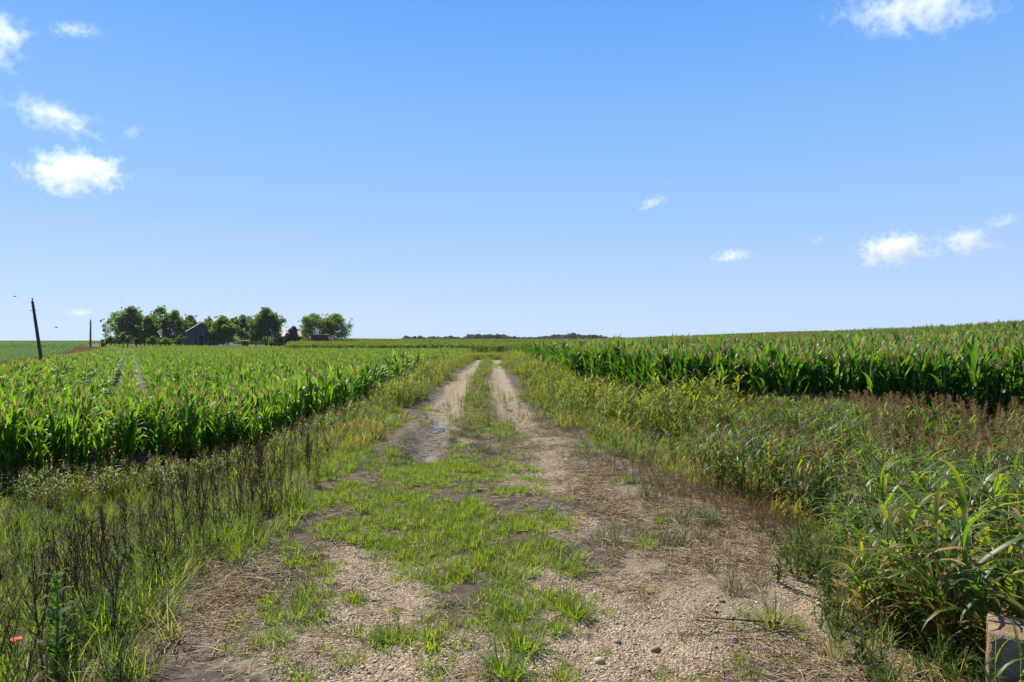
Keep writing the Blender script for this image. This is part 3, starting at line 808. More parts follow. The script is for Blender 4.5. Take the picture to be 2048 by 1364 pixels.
# ------------------------------------------------------------------ verge plants
sor_parts = [sorghum(200 + i, True, 1.0,   .5 if i > 2 else .12) for i in range(5)] + [sorghum(260 + i, i == 1, 1.15) for i in range(4)]   # 5..8: broad-leaved
sor_src = [proto('sorghum_source', join_parts(d)) for d in sor_parts]
weed_src = [proto('weed_source', weed_clump(300 + i)) for i in range(5)]
dead_parts = [dead_stalk(400 + i) for i in range(7)]
dead_src = [proto('stalk_source', d) for d in dead_parts]
tuft_mb = [tuft(500 + i) for i in range(5)]
tuft_src = [proto('turf_source', t) for t in tuft_mb]
tall_mb = [tuft(520 + i, 46, (.18, .42), .0065, .10, M_TALLG, (45, 88), 85, .12, 4) for i in range(4)]
tall_src = [proto('grass_source', t) for t in tall_mb]
stone_mb = [stone(600 + i) for i in range(7)]
stone_src = [proto('stone_source', s_) for s_ in stone_mb]
straw_src = [proto('straw_source', straw_bits(650 + i)) for i in range(5)]
forb_src = [proto('herb_source', forb(670, None)), proto('herb_source', forb(671, M_YEL)), proto('herb_source', forb(672, None)), proto('herb_source', forb(673, M_BLUE))]

def uu(X, Y): return X - road_c(Y)
def off_rut(X, Y):        # nothing grows in the muddy left rut
    u = uu(X, Y)
    return ~((u > -1.55 - .2 * fbm(Y, Y * 0, 2)) & (u < -.45 + .3 * (fbm(Y * 1.3, X * 0 + 2, 2) - .5)) & (Y > 9.6 + 2.2 * fbm(X * 2.5, Y * 2.5 + 3, 2) - .35 * (u + 1)) & (Y < 16.5)) | (fbm(X * 6, Y * 6, 2) > .68)
# right-hand johnson grass
def dR(X, Y):
    inside = sst(weed_r(Y) - .1, weed_r(Y) + .35, X) * sst(edge_r(Y) + .8, edge_r(Y) + .1, X)
    return inside * (.18 + .82 * sst(.40, .58, fbm(X * .8, Y * .8, 2)))
X, Y = sample(12000, 0, 24, 2.6, 27, dR, 71, 1.0)
dep = X - weed_r(Y)
sc = np.where(Y < 10, .55 + .55 * sst(0, .9, dep), .52 + .55 * sst(.5, 6, dep)) * RNG.uniform(.75, 1.25, len(X)) * (.62 + .76 * fbm(X * .45 + 11, Y * .45, 2)) * (1 + .75 * sst(edge_r(Y) - 4.0, edge_r(Y) - .4, X) * sst(5, 9, X)) * (1 - .35 * sst(14, 19, Y) * (1 - sst(6, 9, X)))
sc = np.minimum(sc, np.where(Y > 8, 1.02, 1.25))
q = rec(X, Y, sc, 5, 72, .13)
hz = ((X > .52 * Y) & (Y > 7.5) & (fbm(X * .5, Y * .5 + 20, 2) > .42)) | (fbm(X * .7 + 30, Y * .7, 2) > .62)
q[:, 7] = np.where(hz, 3 + q[:, 7] % 2, q[:, 7] % 3)
nearq = (Y < 8.0)
q[nearq, 7] = 5 + (q[nearq, 7] % 4)
thin = (~nearq | (np.random.default_rng(5).random(len(q)) < .70)) & ~((q[:, 1] < 3.75) & (q[:, 0] > 1.95))
q = q[thin]
# plain grassy weeds take over along the track farther out
yw = (q[:, 1] > 12.5) & (q[:, 0] < weed_r(q[:, 1]) + 2.2)
q_s = q[~yw]; q_w = q[yw].copy(); q_w[:, 7] %= 5; q_w[:, 6] *= .95
front = in_frame(q_s) & (q_s[:, 1] > 3.0)
X, Y = sample(5200, -22, -2, 7, 17, lambda X, Y: sst(edge_l(Y) - .2, edge_l(Y) + .4, X) * sst(edge_l(Y) + 4.2, edge_l(Y) + 2.6, X) * sst(-2.6, -3.2, uu(X, Y)) * (.3 + .7 * sst(.4, .55, fbm(X * .9, Y * .9 + 3, 2))), 73)
ql = rec(X, Y, RNG.uniform(.36, .62, len(X)), 5, 74, .14)
qs_i, qs_r = split(q_s, 190)
def sor_label(r_):
    return 'broad-leaved wild sorghum plant arching over the near right verge' if r_[7] >= 5 else 'wild sorghum plant with brown seed heads between right track edge and corn'
isb = qs_i[:, 7] >= 5
individuals(qs_i[isb], sor_parts, 'wild_sorghum', sor_label, 'wild sorghum', 'broad-leaved sorghum plants on the near right verge')
individuals(qs_i[~isb], sor_parts, 'wild_sorghum', sor_label, 'wild sorghum', 'sorghum plants with seed heads below the right corn')
gn_cover('tall_weeds', ql, sor_src, 'yellow-green wild sorghum fringe along the foot of the left corn', 'weeds')
gn_cover('tall_weeds', qs_r, sor_src, 'mass of wild sorghum with brown seed heads in front of the right corn', 'weeds')
# far verges, centre strip
def dV(X, Y):
    u = uu(X, Y)
    wob = 1.0 * (fbm(Y * .28 + 7, np.sign(u) * 5 + 9, 3) - .5) * 2
    a = sst(1.05, 1.6, u + wob) * sst(edge_r(Y) + .5, edge_r(Y), X) * (Y > 15)
    b_ = sst(-1.15, -1.8, u + wob) * sst(edge_l(Y) - .6, edge_l(Y), X) * (Y > 18)
    return np.clip(a + b_, 0, 1)
X, Y = sample(14000, -11, 8, 15, 100, lambda X, Y: dV(X, Y) * (.25 + .75 * sst(.36, .55, fbm(X * .6 + 4, Y * .3, 2))), 75, 1.0)
ur = uu(X, Y); u = np.abs(ur)
w1 = rec(X, Y, (.30 + .65 * sst(1.1, 2.4, u)) * np.where(ur < 0, .95, 1.2) * (1 - .5 * ((ur > 0) * sst(edge_r(Y) - 1.6, edge_r(Y) - .2, X)) * (Y > 15)) * (.45 + 1.1 * fbm(X * .55 + 4, Y * .22, 2)) * RNG.uniform(.75, 1.25, len(X)), 5, 76, .1)
def dE(X, Y):    # strip of weeds under the near left corn edge
    return sst(edge_l(Y) - .4, edge_l(Y) + .2, X) * sst(edge_l(Y) + 3.6, edge_l(Y) + 1.6, X) * sst(-1.7, -2.3, uu(X, Y)) * (Y < 20) * .7
X, Y = sample(5000, -20, -3, 8, 20, dE, 77)
w2 = rec(X, Y, RNG.uniform(.36, .66, len(X)), 5, 78, .1)
X, Y = sample(1700, -6, 0, 76, 130, lambda X, Y: (X > edge_l(Y)) & (X < edge_r(Y)), 79)
w3 = rec(X, Y, RNG.uniform(.7, 1.1, len(X)), 5, 80, .1)
# centre strip between the ruts
X, Y = sample(4200, -4, 0, 12.8, 75, lambda X, Y: np.exp(-((uu(X, Y) + .25 * (fbm(Y * .3, Y * 0 + 8, 2) - .5)) / (.16 + .42 * fbm(Y * .35 + 3, Y * 0, 2))) ** 2) * sst(.34, .5, fbm(X * .3 + 2, Y * .35, 2) + .06), 81)
w4 = rec(X, Y, RNG.uniform(.20, .55, len(X)), 5, 82, .1)
gn_cover('weeds', np.concatenate([q_w, w1, w2, w3, w4]), weed_src, 'yellow-green grassy weeds lining the track and field edges', 'weeds')

# brown strip along the pole line
Yp = np.random.default_rng(9).uniform(50, 185, 2600)
Xp = -11.4 - .55 * Yp + np.random.default_rng(10).normal(0, 1.6, 2600)
k = visible(Xp, Yp, 6); Xp, Yp = Xp[k], Yp[k]
brown_src = []
for i in range(3):
    g = MB(); rr = random.Random(700 + i)
    for j in range(40):
        g.ribbon((rr.uniform(-.5, .5), rr.uniform(-.5, .5), 0), rr.random() * 6.28, rr.uniform(.3, .8), .03, R(rr.uniform(50, 88)), R(rr.uniform(-30, 60)), M_PAN if rr.random() < .6 else M_TAN, 3, 0)
    brown_src.append(proto('brush_source', g))
gn_cover('dry_grass', rec(Xp, Yp, RNG.uniform(.7, 1.3, len(Xp)), 3, 33), brown_src, 'strip of dry brown grass along the line of poles', 'dry grass')

# dead weed stalks, left verge and the brown patch on the right
def dD(X, Y):
    u = uu(X, Y)
    left = sst(-2.0, -2.5, u) * sst(-5.4, -4.0, u) * (Y < 14) * sst(.36, .56, fbm(X * .8 + 9, Y * .8, 3)) * sst(edge_l(Y) - .2, edge_l(Y) + .4, X)
    return left
X, Y = sample(1700, -10, -1.5, 2.8, 14, dD, 90)
d1 = rec(X, Y, RNG.uniform(.45, .95, len(X)), 7, 91, .09)
def dDr(X, Y): return blobs(X, Y, [(1400, 985, 140, 34, 1), (1520, 1010, 90, 50, 1), (1280, 935, 90, 22, .5), (1500, 1150, 60, 40, .3), (1430, 1090, 70, 30, .3)]) * .9
X, Y = sample(9000, 1, 5, 4, 13, dDr, 92)
d2 = rec(X, Y, RNG.uniform(.14, .38, len(X)), 5, 93, .3)
di, dr = split(d1, 290)
individuals(di, [{'': m_} for m_ in dead_parts], 'dead_stalk', 'thin dark dead weed stalk standing in the grass of the left verge', 'dead stalk', 'dead weed stalks on the left verge')
gn_cover('dead_weeds', d2, [proto('brown_source', dead_stalk(440 + i, M_BROWN)) for i in range(5)], 'low brown dead weed stems covering the bare patch right of the track', 'dead weeds')

# turf
def grass_d(X, Y):
    b_ = blobs(X, Y, GRASS_B)
    return off_rut(X, Y) * np.clip(b_ * sst(.36, .56, fbm(X * 2.6, Y * 2.6, 3) + .20 * (b_ - .5)) * .9, 0, 1)
X, Y = sample(30000, -4.5, 3.2, 3.2, 18, grass_d, 100)
t1 = rec(X, Y, RNG.uniform(.55, 1.15, len(X)), 5, 101, .1)
X, Y = sample(26000, -8, 3.2, 3, 15, lambda X, Y: off_rut(X, Y) * .10 * sst(.5, .62, fbm(X * 2, Y * 2 + 7, 3)), 102)
t2 = rec(X, Y, RNG.uniform(.3, .7, len(X)), 5, 103, .1)
gn_cover('grass', np.concatenate([t1, t2]), tuft_src, 'short bright green grass growing in patches on the track', 'grass')
def dT(X, Y):
    u = uu(X, Y)
    b_ = sst(-1.92, -2.55, u + .5 * (fbm(X, Y, 2) - .5)) * sst(edge_l(Y) - .6, edge_l(Y) + .3, X)
    return b_ * (.35 + .65 * sst(.35, .55, fbm(X * 1.2, Y * 1.2 + 4, 3)))
X, Y = sample(13000, -13, -1.6, 2.6, 20, dT, 104)
t3 = rec(X, Y, RNG.uniform(.5, 1.0, len(X)), 4, 105, .1)
X, Y = sample(3500, 1.5, 8, 3, 18, lambda X, Y: .5 * sst(weed_r(Y) - .3, weed_r(Y) + .2, X) * sst(weed_r(Y) + 2.5, weed_r(Y) + 1, X), 106)
t4 = rec(X, Y, RNG.uniform(.4, .9, len(X)), 4, 107, .1)
gn_cover('grass', np.concatenate([t3, t4]), tall_src, 'long soft green grass on the verges under the dead stalks', 'grass')
X, Y = sample(2600, -9, -1.7, 2.8, 12, lambda X, Y: dT(X, Y) * .8, 108)
f1 = rec(X, Y, RNG.uniform(.6, 1.3, len(X)), 4, 109, .1)
X, Y = sample(260, 1.7, 4.5, 2.8, 7, lambda X, Y: sst(weed_r(Y) - .5, weed_r(Y), X) * sst(weed_r(Y) + 2, weed_r(Y) + .8, X), 110)
f2 = rec(X, Y, RNG.uniform(.7, 1.3, len(X)), 3, 111, .1)
gn_cover('ground_herbs', np.concatenate([f1, f2]), forb_src, 'small-leaved herbs with a few tiny yellow and blue flowers in the verges', 'herbs')

dry_src = [proto('turf_source', tuft(560 + i, 90, (.05, .16), .0045, .11, M_OLIVE, (15, 80), 60, .5, 3)) for i in range(4)]
DRY_B = [(930, 885, 90, 26, 1), (1010, 905, 60, 22, .9), (870, 880, 30, 30, .8), (1290, 960, 90, 34, .8), (1380, 1075, 110, 36, .7), (1190, 900, 60, 20, .8), (1270, 1080, 70, 30, .5), (760, 920, 60, 20, .8), (1130, 860, 40, 16, .7), (1500, 1140, 90, 40, .4)]
X, Y = sample(16000, -5, 5, 4, 19, lambda X, Y: off_rut(X, Y) * blobs(X, Y, DRY_B) * sst(.36, .6, fbm(X * 2.4 + 1, Y * 2.4, 3)) * .8, 115)
gn_cover('dry_grass', rec(X, Y, RNG.uniform(.5, 1.1, len(X)), 4, 116, .15), dry_src, 'low greyish half-dead grass around the muddy rut and right of the track', 'dry grass')

# stones and straw
def gd(X, Y): return gravel_mask(X, Y) ** 1.2 * (1 - sst(-1.9, -2.4, uu(X, Y))) * (1 - .8 * blobs(X, Y, MUD_B))
X, Y = sample(120000, -3.6, 3.2, 3.0, 9, lambda X, Y: np.clip(gd(X, Y), 0, 1) * .95, 120)
g_ = np.random.default_rng(121)
s1 = rec(X, Y, .0064 * np.exp(g_.normal(0, .40, len(X))), 7, 122, .35, .002)
X, Y = sample(80000, -4, 3.0, 9, 20, lambda X, Y: np.clip(gd(X, Y), 0, 1), 123)
s2 = rec(X, Y, .0095 * np.exp(g_.normal(0, .35, len(X))), 7, 124, .35, .002)
X, Y = sample(42000, -4.5, 4.2, 3, 15, lambda X, Y: sst(.35, .6, fbm(X * 1.7, Y * 1.7 + 3, 3)) * .9, 125)
s3 = rec(X, Y, .0055 * np.exp(g_.normal(0, .5, len(X))), 7, 126, .35, .002)
gn_cover('gravel', np.concatenate([s1, s2, s3]), stone_src, 'pale crushed stone gravel bedded in the track', 'gravel')
# russet dry fringe where the left verge meets the corn
rus = []
for i in range(3):
    g = MB(); rr = random.Random(740 + i)
    for j in range(34):
        g.ribbon((rr.gauss(0, .12), rr.gauss(0, .12), rr.uniform(0, .2)), rr.random() * 6.28, rr.uniform(.2, .42), .018, R(rr.uniform(40, 85)), R(rr.uniform(-60, 40)), M_TAN if rr.random() < .5 else M_WEED, 4, 0)
    rus.append(proto('russet_source', g))
X, Y = sample(9000, -7, 4, 8, 26, lambda X, Y: off_rut(X, Y) * blobs(X, Y, [(735, 868, 70, 15, .9), (620, 900, 90, 16, .5), (560, 930, 120, 16, .3), (1250, 850, 120, 20, .25), (1480, 930, 120, 30, .35), (1560, 1010, 60, 60, .35)]), 117)
gn_cover('russet_weeds', rec(X, Y, RNG.uniform(.4, .8, len(X)), 3, 118, .12), rus, 'orange-brown dried weeds fringing the left corn near the muddy rut', 'weeds')
def sd(X, Y): return np.clip(blobs(X, Y, STRAW_B) + .22, 0, 1) * sst(.3, .6, fbm(X * 2 + 3, Y * 2, 3)) * (Y < 16) * (1 - .7 * gravel_mask(X, Y))
X, Y = sample(34000, -6, 5.5, 3, 16, sd, 130)
gn_cover('straw_litter', rec(X, Y, RNG.uniform(.6, 1.3, len(X)), 5, 131, .05), straw_src, 'dry straw and broken stems littering the soil beside the track', 'litter')
# ------------------------------------------------------------------ near things
def at(px, py, z=0.0):
    Y = F * (H - z) / (py - 682.0); return (px - 1024) / F * Y, Y
def ground_at(px, py):
    z = 0.0
    for _ in range(12):
        X, Y = at(px, py, z); z = float(terrain(X, Y))
    return X, Y, z
def at_d(px, Y):
    X = (px - 1024) / F * Y; return X, Y, float(terrain(X, Y, False))
def zpx(py, Y): return H + (682 - py) / F * Y

# concrete block
import bmesh
bm = bmesh.new(); bmesh.ops.create_cube(bm, size=1)
bmesh.ops.scale(bm, vec=(.62, .34, .52), verts=bm.verts)
bmesh.ops.subdivide_edges(bm, edges=bm.edges, cuts=11, use_grid_fill=True)
for v in bm.verts:
    c = v.co; a, b_, d_ = abs(c.x) / .31, abs(c.y) / .17, abs(c.z) / .26
    e_ = sorted((a, b_, d_))[1]
    k_ = .006 * max(0, (e_ - .9) / .1)
    nz_ = float(fbm(c.x * 14 + 3 + c.z * 5, c.y * 14 + c.z * 9, 3)) - .5
    v.co = c * (1 - k_ * 2.2) + c.normalized() * nz_ * .012
me = bpy.data.meshes.new('concrete_block'); bm.to_mesh(me); bm.free(); me.materials.append(M_CONC)
for p_ in me.polygons: p_.use_smooth = True
o = bpy.data.objects.new('concrete_block', me); COL.objects.link(o)
o.location = (2.78, 3.46, .045); o.rotation_euler = (0, R(1.5), R(-33))
tag(o, 'weathered concrete block half hidden in sorghum at the near right corner', 'concrete block')

for i, (bx, by, hh) in enumerate(((2.10, 2.98, .52), (2.24, 3.02, .44))):
    rr = random.Random(30 + i); e = empty('wild_grass', (bx, by, float(terrain(bx, by)))); tag(e, ('taller', 'shorter')[i] + ' of two single green grass shoots in front of the concrete block', 'wild grass')
    g = MB(); g.tube([(0, 0, -.02), (.01, 0, hh * .5), (.02, .01, hh)], [.004, .0035, .002], M_STALK, 5); g.build('stalk', e)
    g = MB()
    for j in range(5): g.ribbon((.02 * j / 5, 0, hh * (.3 + .16 * j)), rr.random() * 6.28, rr.uniform(.16, .30), .016, R(rr.uniform(50, 78)), R(rr.uniform(-60, 20)), M_SORG, 7, .3, 0, 1.2, .5, .1, rr)
    g.build('foliage', e)
# red poppy
X, Y = at(33, 1280, .22); z = float(terrain(X, Y)); zt = .22
e = empty('poppy', (X, Y, z)); tag(e, 'single red poppy flower in the grass of the near left verge', 'poppy')
g = MB(); g.tube([(0, 0, 0), (.01, 0, (zt - z) * .6), (0, 0, zt - z - .008)], [.0022, .002, .0016], M_STALK, 5); g.build('stem', e)
g = MB()
for j in range(5):
    g.ribbon((0, 0, zt - z - .006), j * 1.2566, .034, .042, R(38), R(-5), M_PETAL, 4, .25, 0, 1, .4)
g.build('flower', e)
g = MB(); g.tube([(0, 0, zt - z - .008), (0, 0, zt - z + .008)], [.004, .003], M_YEL, 6); g.build('flower_centre', e)

# broad-leaved dock
X, Y, z = ground_at(112, 1345)
e = empty('leafy_weed', (X, Y, z)); tag(e, 'upright broad-leaved green weed standing among the near left stalks', 'weed')
g = MB(); g.tube([(0, 0, 0), (.01, 0, .25), (0, .01, .55)], [.007, .006, .003], M_STALK, 6); g.build('stalk', e)
g = MB(); rr = random.Random(5)
for j in range(22):
    t = j / 21
    g.ribbon((0, 0, .04 + .5 * t), j * 2.4, (.20 - .09 * t) * rr.uniform(.8, 1.1), .06 - .02 * t, R(rr.uniform(35, 70)), R(rr.uniform(-60, 20)), M_DOCK, 6, .2, 0, 1.2, .4, .15, rr)
g.build('foliage', e)

# distinct tufts
def big_tuft(px, py, n_, L, w, rad, mt, label, seed, e_=(20, 86), drop=90, name='grass_tuft', tan=.05):
    X, Y, z = ground_at(px, py)
    o = tuft(seed, n_, L, w, rad, mt, e_, drop, tan, 6).build(name)
    o.location = (X, Y, z); o.scale = (1.2,) * 3; tag(o, label, 'grass tuft'); return o
big_tuft(215, 1275, 330, (.18, .36), .007, .16, M_GRASS, 'big lush tuft of long green grass at the dirt edge, near left', 41)
big_tuft(290, 1240, 200, (.16, .32), .007, .12, M_GRASS, 'arching grass tuft leaning over bare soil beside the biggest tuft', 42)
big_tuft(320, 1190, 220, (.14, .30), .007, .13, M_GRASS, 'yellow-green tuft just behind the big lush tuft', 43)
big_tuft(18, 1330, 160, (.15, .28), .007, .12, M_GRASS, 'green grass tuft below the red poppy', 44)
big_tuft(1395, 1040, 380, (.08, .19), .005, .17, M_OLIVE, 'dome-shaped grey-green tuft on the brown patch right of the track', 45, (10, 85))
big_tuft(1345, 1085, 300, (.07, .16), .005, .16, M_OLIVE, 'half-dead brownish tuft just nearer than the grey-green dome', 46, (10, 85), tan=.45)
big_tuft(1323, 1045, 110, (.05, .10), .005, .05, M_GRASS, 'small round tuft left of the grey-green dome', 47)
big_tuft(1545, 1255, 90, (.10, .22), .006, .06, M_TALLG, 'small tuft at the gravel edge near the right sorghum', 48)
big_tuft(1145, 1228, 130, (.08, .16), .006, .07, M_GRASS, 'lone green tuft on open gravel right of centre', 49)
big_tuft(1052, 1300, 130, (.10, .22), .006, .07, M_GRASS, 'pointed tuft at the near end of the centre grass', 50)
big_tuft(785, 1280, 190, (.06, .12), .005, .13, M_GRASS, 'wide low tuft on the near left gravel', 51)
big_tuft(875, 1285, 190, (.06, .13), .005, .14, M_GRASS, 'wide low tuft beside another one, toward the centre gravel', 52)
big_tuft(1015, 1350, 120, (.10, .2), .006, .08, M_GRASS, 'tuft cut by the bottom edge below the pointed one', 53)
big_tuft(705, 1195, 60, (.05, .1), .005, .04, M_GRASS, 'tiny tuft alone on the left gravel strip', 54)
big_tuft(740, 885, 120, (.15, .3), .01, .12, M_TALLG, 'upright green tuft at the left brink of the muddy rut', 55)
# larger pale stones
for i, (px, py, s_, lb) in enumerate([(1302, 1187, .028, 'white stone on the gravel right of centre'), (1150, 1192, .03, 'pale flat stone at the upper gravel edge'), (1200, 1325, .04, 'large white stone near the bottom, right of centre'),
                                      (1432, 1265, .026, 'small white stone on the right gravel beside a twig'), (1235, 1285, .03, 'pale stone midway on the near gravel'), (1110, 1200, .022, 'little pale stone near the centre grass'), (640, 1112, .03, 'pale stone lying in dirt at the left grass edge'),
                                      (1310, 1300, .034, 'broad pale stone low on the right gravel')]):
    X, Y, z = ground_at(px, py); o = stone_mb[i % 7].build('stone'); o.location = (X, Y, z + s_ * .2); o.scale = (s_,) * 3; o.rotation_euler = (0, 0, i); tag(o, lb, 'stone')
    o.data.materials[0] = M_STONE
# fallen stems on the right
def stem(pts, rad, mt, label):
    q = [Vector((x, y, float(terrain(x, y)) + dz)) for x, y, dz in pts]
    o = MB(); o.tube(q, rad, mt, 6); o = o.build('fallen_stem'); tag(o, label, 'stem'); return o
a0 = ground_at(1390, 1238); a1 = ground_at(1470, 1245); a2 = ground_at(1560, 1262)
stem([(a0[0], a0[1], .012), (a1[0], a1[1], .02), (a2[0], a2[1], .05)], [.003, .006, .007], M_DEAD, 'dark dry stem lying across the near right gravel')
a0 = ground_at(1420, 1281); a1 = ground_at(1500, 1281); a2 = ground_at(1600, 1268)
stem([(a0[0], a0[1], .01), (a1[0], a1[1], .015), (a2[0], a2[1], .05)], [.003, .005, .006], M_STRAW, 'tan dry stem lying below the dark one')
a0 = ground_at(1540, 1155); a1 = ground_at(1590, 1185); a2 = ground_at(1640, 1220)
stem([(a0[0], a0[1], .02), (a1[0], a1[1], .04), (a2[0], a2[1], .08)], [.003, .004, .005], M_STRAW, 'thin straw stem slanting over gravel at the sorghum edge')

# ------------------------------------------------------------------ poles
def pole(px_b, px_t, py_t, Y, r0, name, label, arm=None, zoff=0):
    X, Y, z = at_d(px_b, Y); z += zoff
    e = empty(name, (X, Y, z - .3)); tag(e, label, 'utility pole')
    dx = (px_t - px_b) / F * Y; zt = zpx(py_t, Y) - z + .3
    g = MB(); N = 7
    g.tube([(dx * i / N, 0, zt * i / N) for i in range(N + 1)], [r0 * (1 - .35 * i / N) for i in range(N + 1)], M_POLE, 10); g.build('post', e)
    if arm: arm(e, dx, zt)
    return e
def arm1(e, dx, zt):
    g = MB(); g.tube([(dx, 0, zt), (dx, 0, zt + .16)], .03, M_METAL, 6); g.tube([(dx, 0, zt + .12), (dx, 0, zt + .24), (dx, 0, zt + .34)], [.07, .10, .05], M_POLE, 8); g.build('insulator', e)
    g = MB(); x = dx * .855
    g.tube([(x - .45, 0, zt * .855), (x + .3, 0, zt * .855)], .04, M_METAL, 6); g.build('bracket', e)
pole(85, 65, 602, 83, .22, 'utility_pole', 'dark leaning wooden pole at the edge of the left cornfield', arm1)
def pin(e, dx, zt):
    g = MB(); g.tube([(dx, 0, zt), (dx, 0, zt + .55)], [.08, .03], M_METAL, 6); g.build('insulator', e)
pole(181, 181.5, 641, 179, .26, 'utility_pole', 'upright bare pole between the leaning pole and the farm trees', pin)
def trafo(e, dx, zt):
    g = MB(); g.tube([(dx - .45, -.3, zt - 2.6), (dx - .45, -.3, zt - 1.5)], .38, M_METAL, 10); g.build('transformer', e)
pole(210, 211.5, 648, 228, .17, 'utility_pole', 'pale pole with a transformer at the left end of the farm trees', trafo)
pole(215, 215, 652, 236, .10, 'utility_pole', 'thinner pole close behind the transformer pole')
pole(199, 199, 684, 200, .08, 'fence_post', 'short post left of the small dark shed')['category'] = 'fence post'

# ------------------------------------------------------------------ trees
def limb(g, p, d, L, r, depth, rr, tips, mt):
    q = [Vector(p)]; dd = Vector(d).normalized()
    for i in range(3):
        dd = (dd + Vector((rr.uniform(-.2, .2), rr.uniform(-.2, .2), rr.uniform(-.05, .15)))).normalized(); q.append(q[-1] + dd * L / 3)
    g.tube(q, [r, r * .85, r * .7, r * .55], mt, 6, False)
    tips.append(q[-1]); tips.append(q[2])
    if depth:
        for k in range(rr.randint(2, 3)):
            nd = (dd + Vector((rr.uniform(-.9, .9), rr.uniform(-.9, .9), rr.uniform(-.1, .6)))).normalized()
            limb(g, q[-1], nd, L * rr.uniform(.6, .8), r * .55, depth - 1, rr, tips, mt)
def leaf_cloud(g, c, rad, n_, size, mt, g_, flat=.8):
    """n_ leaf-sized quads spread through a ball, thicker towards its skin"""
    d = g_.normal(size=(n_, 3)); d /= np.linalg.norm(d, axis=1)[:, None]
    rr = rad * g_.random(n_) ** .5
    pos = np.array(c) + d * rr[:, None] * np.array([1, 1, flat])
    nrm = d * .5 + g_.normal(size=(n_, 3)) * .6 + np.array([0, 0, .35]); nrm /= np.linalg.norm(nrm, axis=1)[:, None]
    t = np.cross(nrm, g_.normal(size=(n_, 3))); t /= np.linalg.norm(t, axis=1)[:, None]
    b_ = np.cross(nrm, t); s_ = size * g_.uniform(.6, 1.3, n_)[:, None]
    v = np.stack([pos - t * s_, pos - b_ * s_ * .55, pos + t * s_, pos + b_ * s_ * .55], 1).reshape(-1, 3)
    g.add(v.tolist(), [(4 * i, 4 * i + 1, 4 * i + 2, 4 * i + 3) for i in range(n_)], mt)
def tree(px, wpx, top, base, Y, seed, label, group='trees around the farmstead', name='broadleaf_tree', dens=1.0, mt=None, trunks=1, low=.25, size=.26, cat='tree', lean=0):
    mt = mt or M_TREE
    rr = random.Random(seed); g_ = np.random.default_rng(seed)
    X, Y, z = at_d(px, Y); ht = zpx(top, Y) - z; w = wpx * 1.28 / F * Y
    e = empty(name, (X, Y, z)); tag(e, label, cat, group)
    tg = MB(); tips = []
    for k in range(trunks):
        ox = (k - (trunks - 1) / 2) * .5
        hb = ht * low * rr.uniform(.8, 1.1)
        p = [(ox, 0, -.3), (ox * 1.5 + rr.uniform(-.2, .2), 0, hb * .5), (ox * 2.5 + lean, rr.uniform(-.2, .2), hb)]
        r0 = .030 * ht / trunks ** .5
        tg.tube(p, [r0, r0 * .8, r0 * .7], M_BARK, 8, False)
        for j in range(4 if trunks == 1 else 3):
            a = rr.random() * 6.28
            limb(tg, p[-1], (math.cos(a) * .8 * w / ht, math.sin(a) * .8 * w / ht, .8), (ht - hb) * rr.uniform(.3, .42), r0 * .5, 2, rr, tips, M_BARK)
    tg.build('trunk', e)
    cg = MB()
    nb = int(24 * dens + 10)
    cz0, cz1 = ht * low * .75, ht
    for k in range(nb):                                           # uneven lobes over an ellipsoid, leaving gaps
        a = k * 2.399 + rr.uniform(-.3, .3); t = (k + .5) / nb
        zz = cz0 + (cz1 - cz0) * (.08 + .84 * t)
        prof = math.sin(math.pi * min(1, max(.0, (.12 + .88 * t)) ** .75)) ** .55
        q = rr.uniform(.35, 1.0)
        rad = w * rr.uniform(.11, .19) * (1.1 - .3 * t)
        hr = max(0.0, w * .5 * prof - rad * .6) * q
        leaf_cloud(cg, (math.cos(a) * hr + lean, math.sin(a) * hr, min(zz, ht - rad * .7)), rad, int(150 * dens), size, mt, g_)
    for p in tips[::2]:
        if cz0 * .9 < p.z < ht and math.hypot(p.x, p.y) < w * .5: leaf_cloud(cg, p, w * .09, 60, size, mt, g_)
    for k in range(14):                                           # sprigs beyond the outline
        a = rr.random() * 6.28; t = rr.uniform(.35, 1.02)
        hr = w * .5 * math.sqrt(max(0, 1 - (2 * t - 1) ** 2)) * 1.04
        leaf_cloud(cg, (math.cos(a) * hr, math.sin(a) * hr, cz0 + (cz1 - cz0) * t), w * .045, 22, size * .8, mt, g_)
    cg.build('crown', e, smooth=False)
    return e
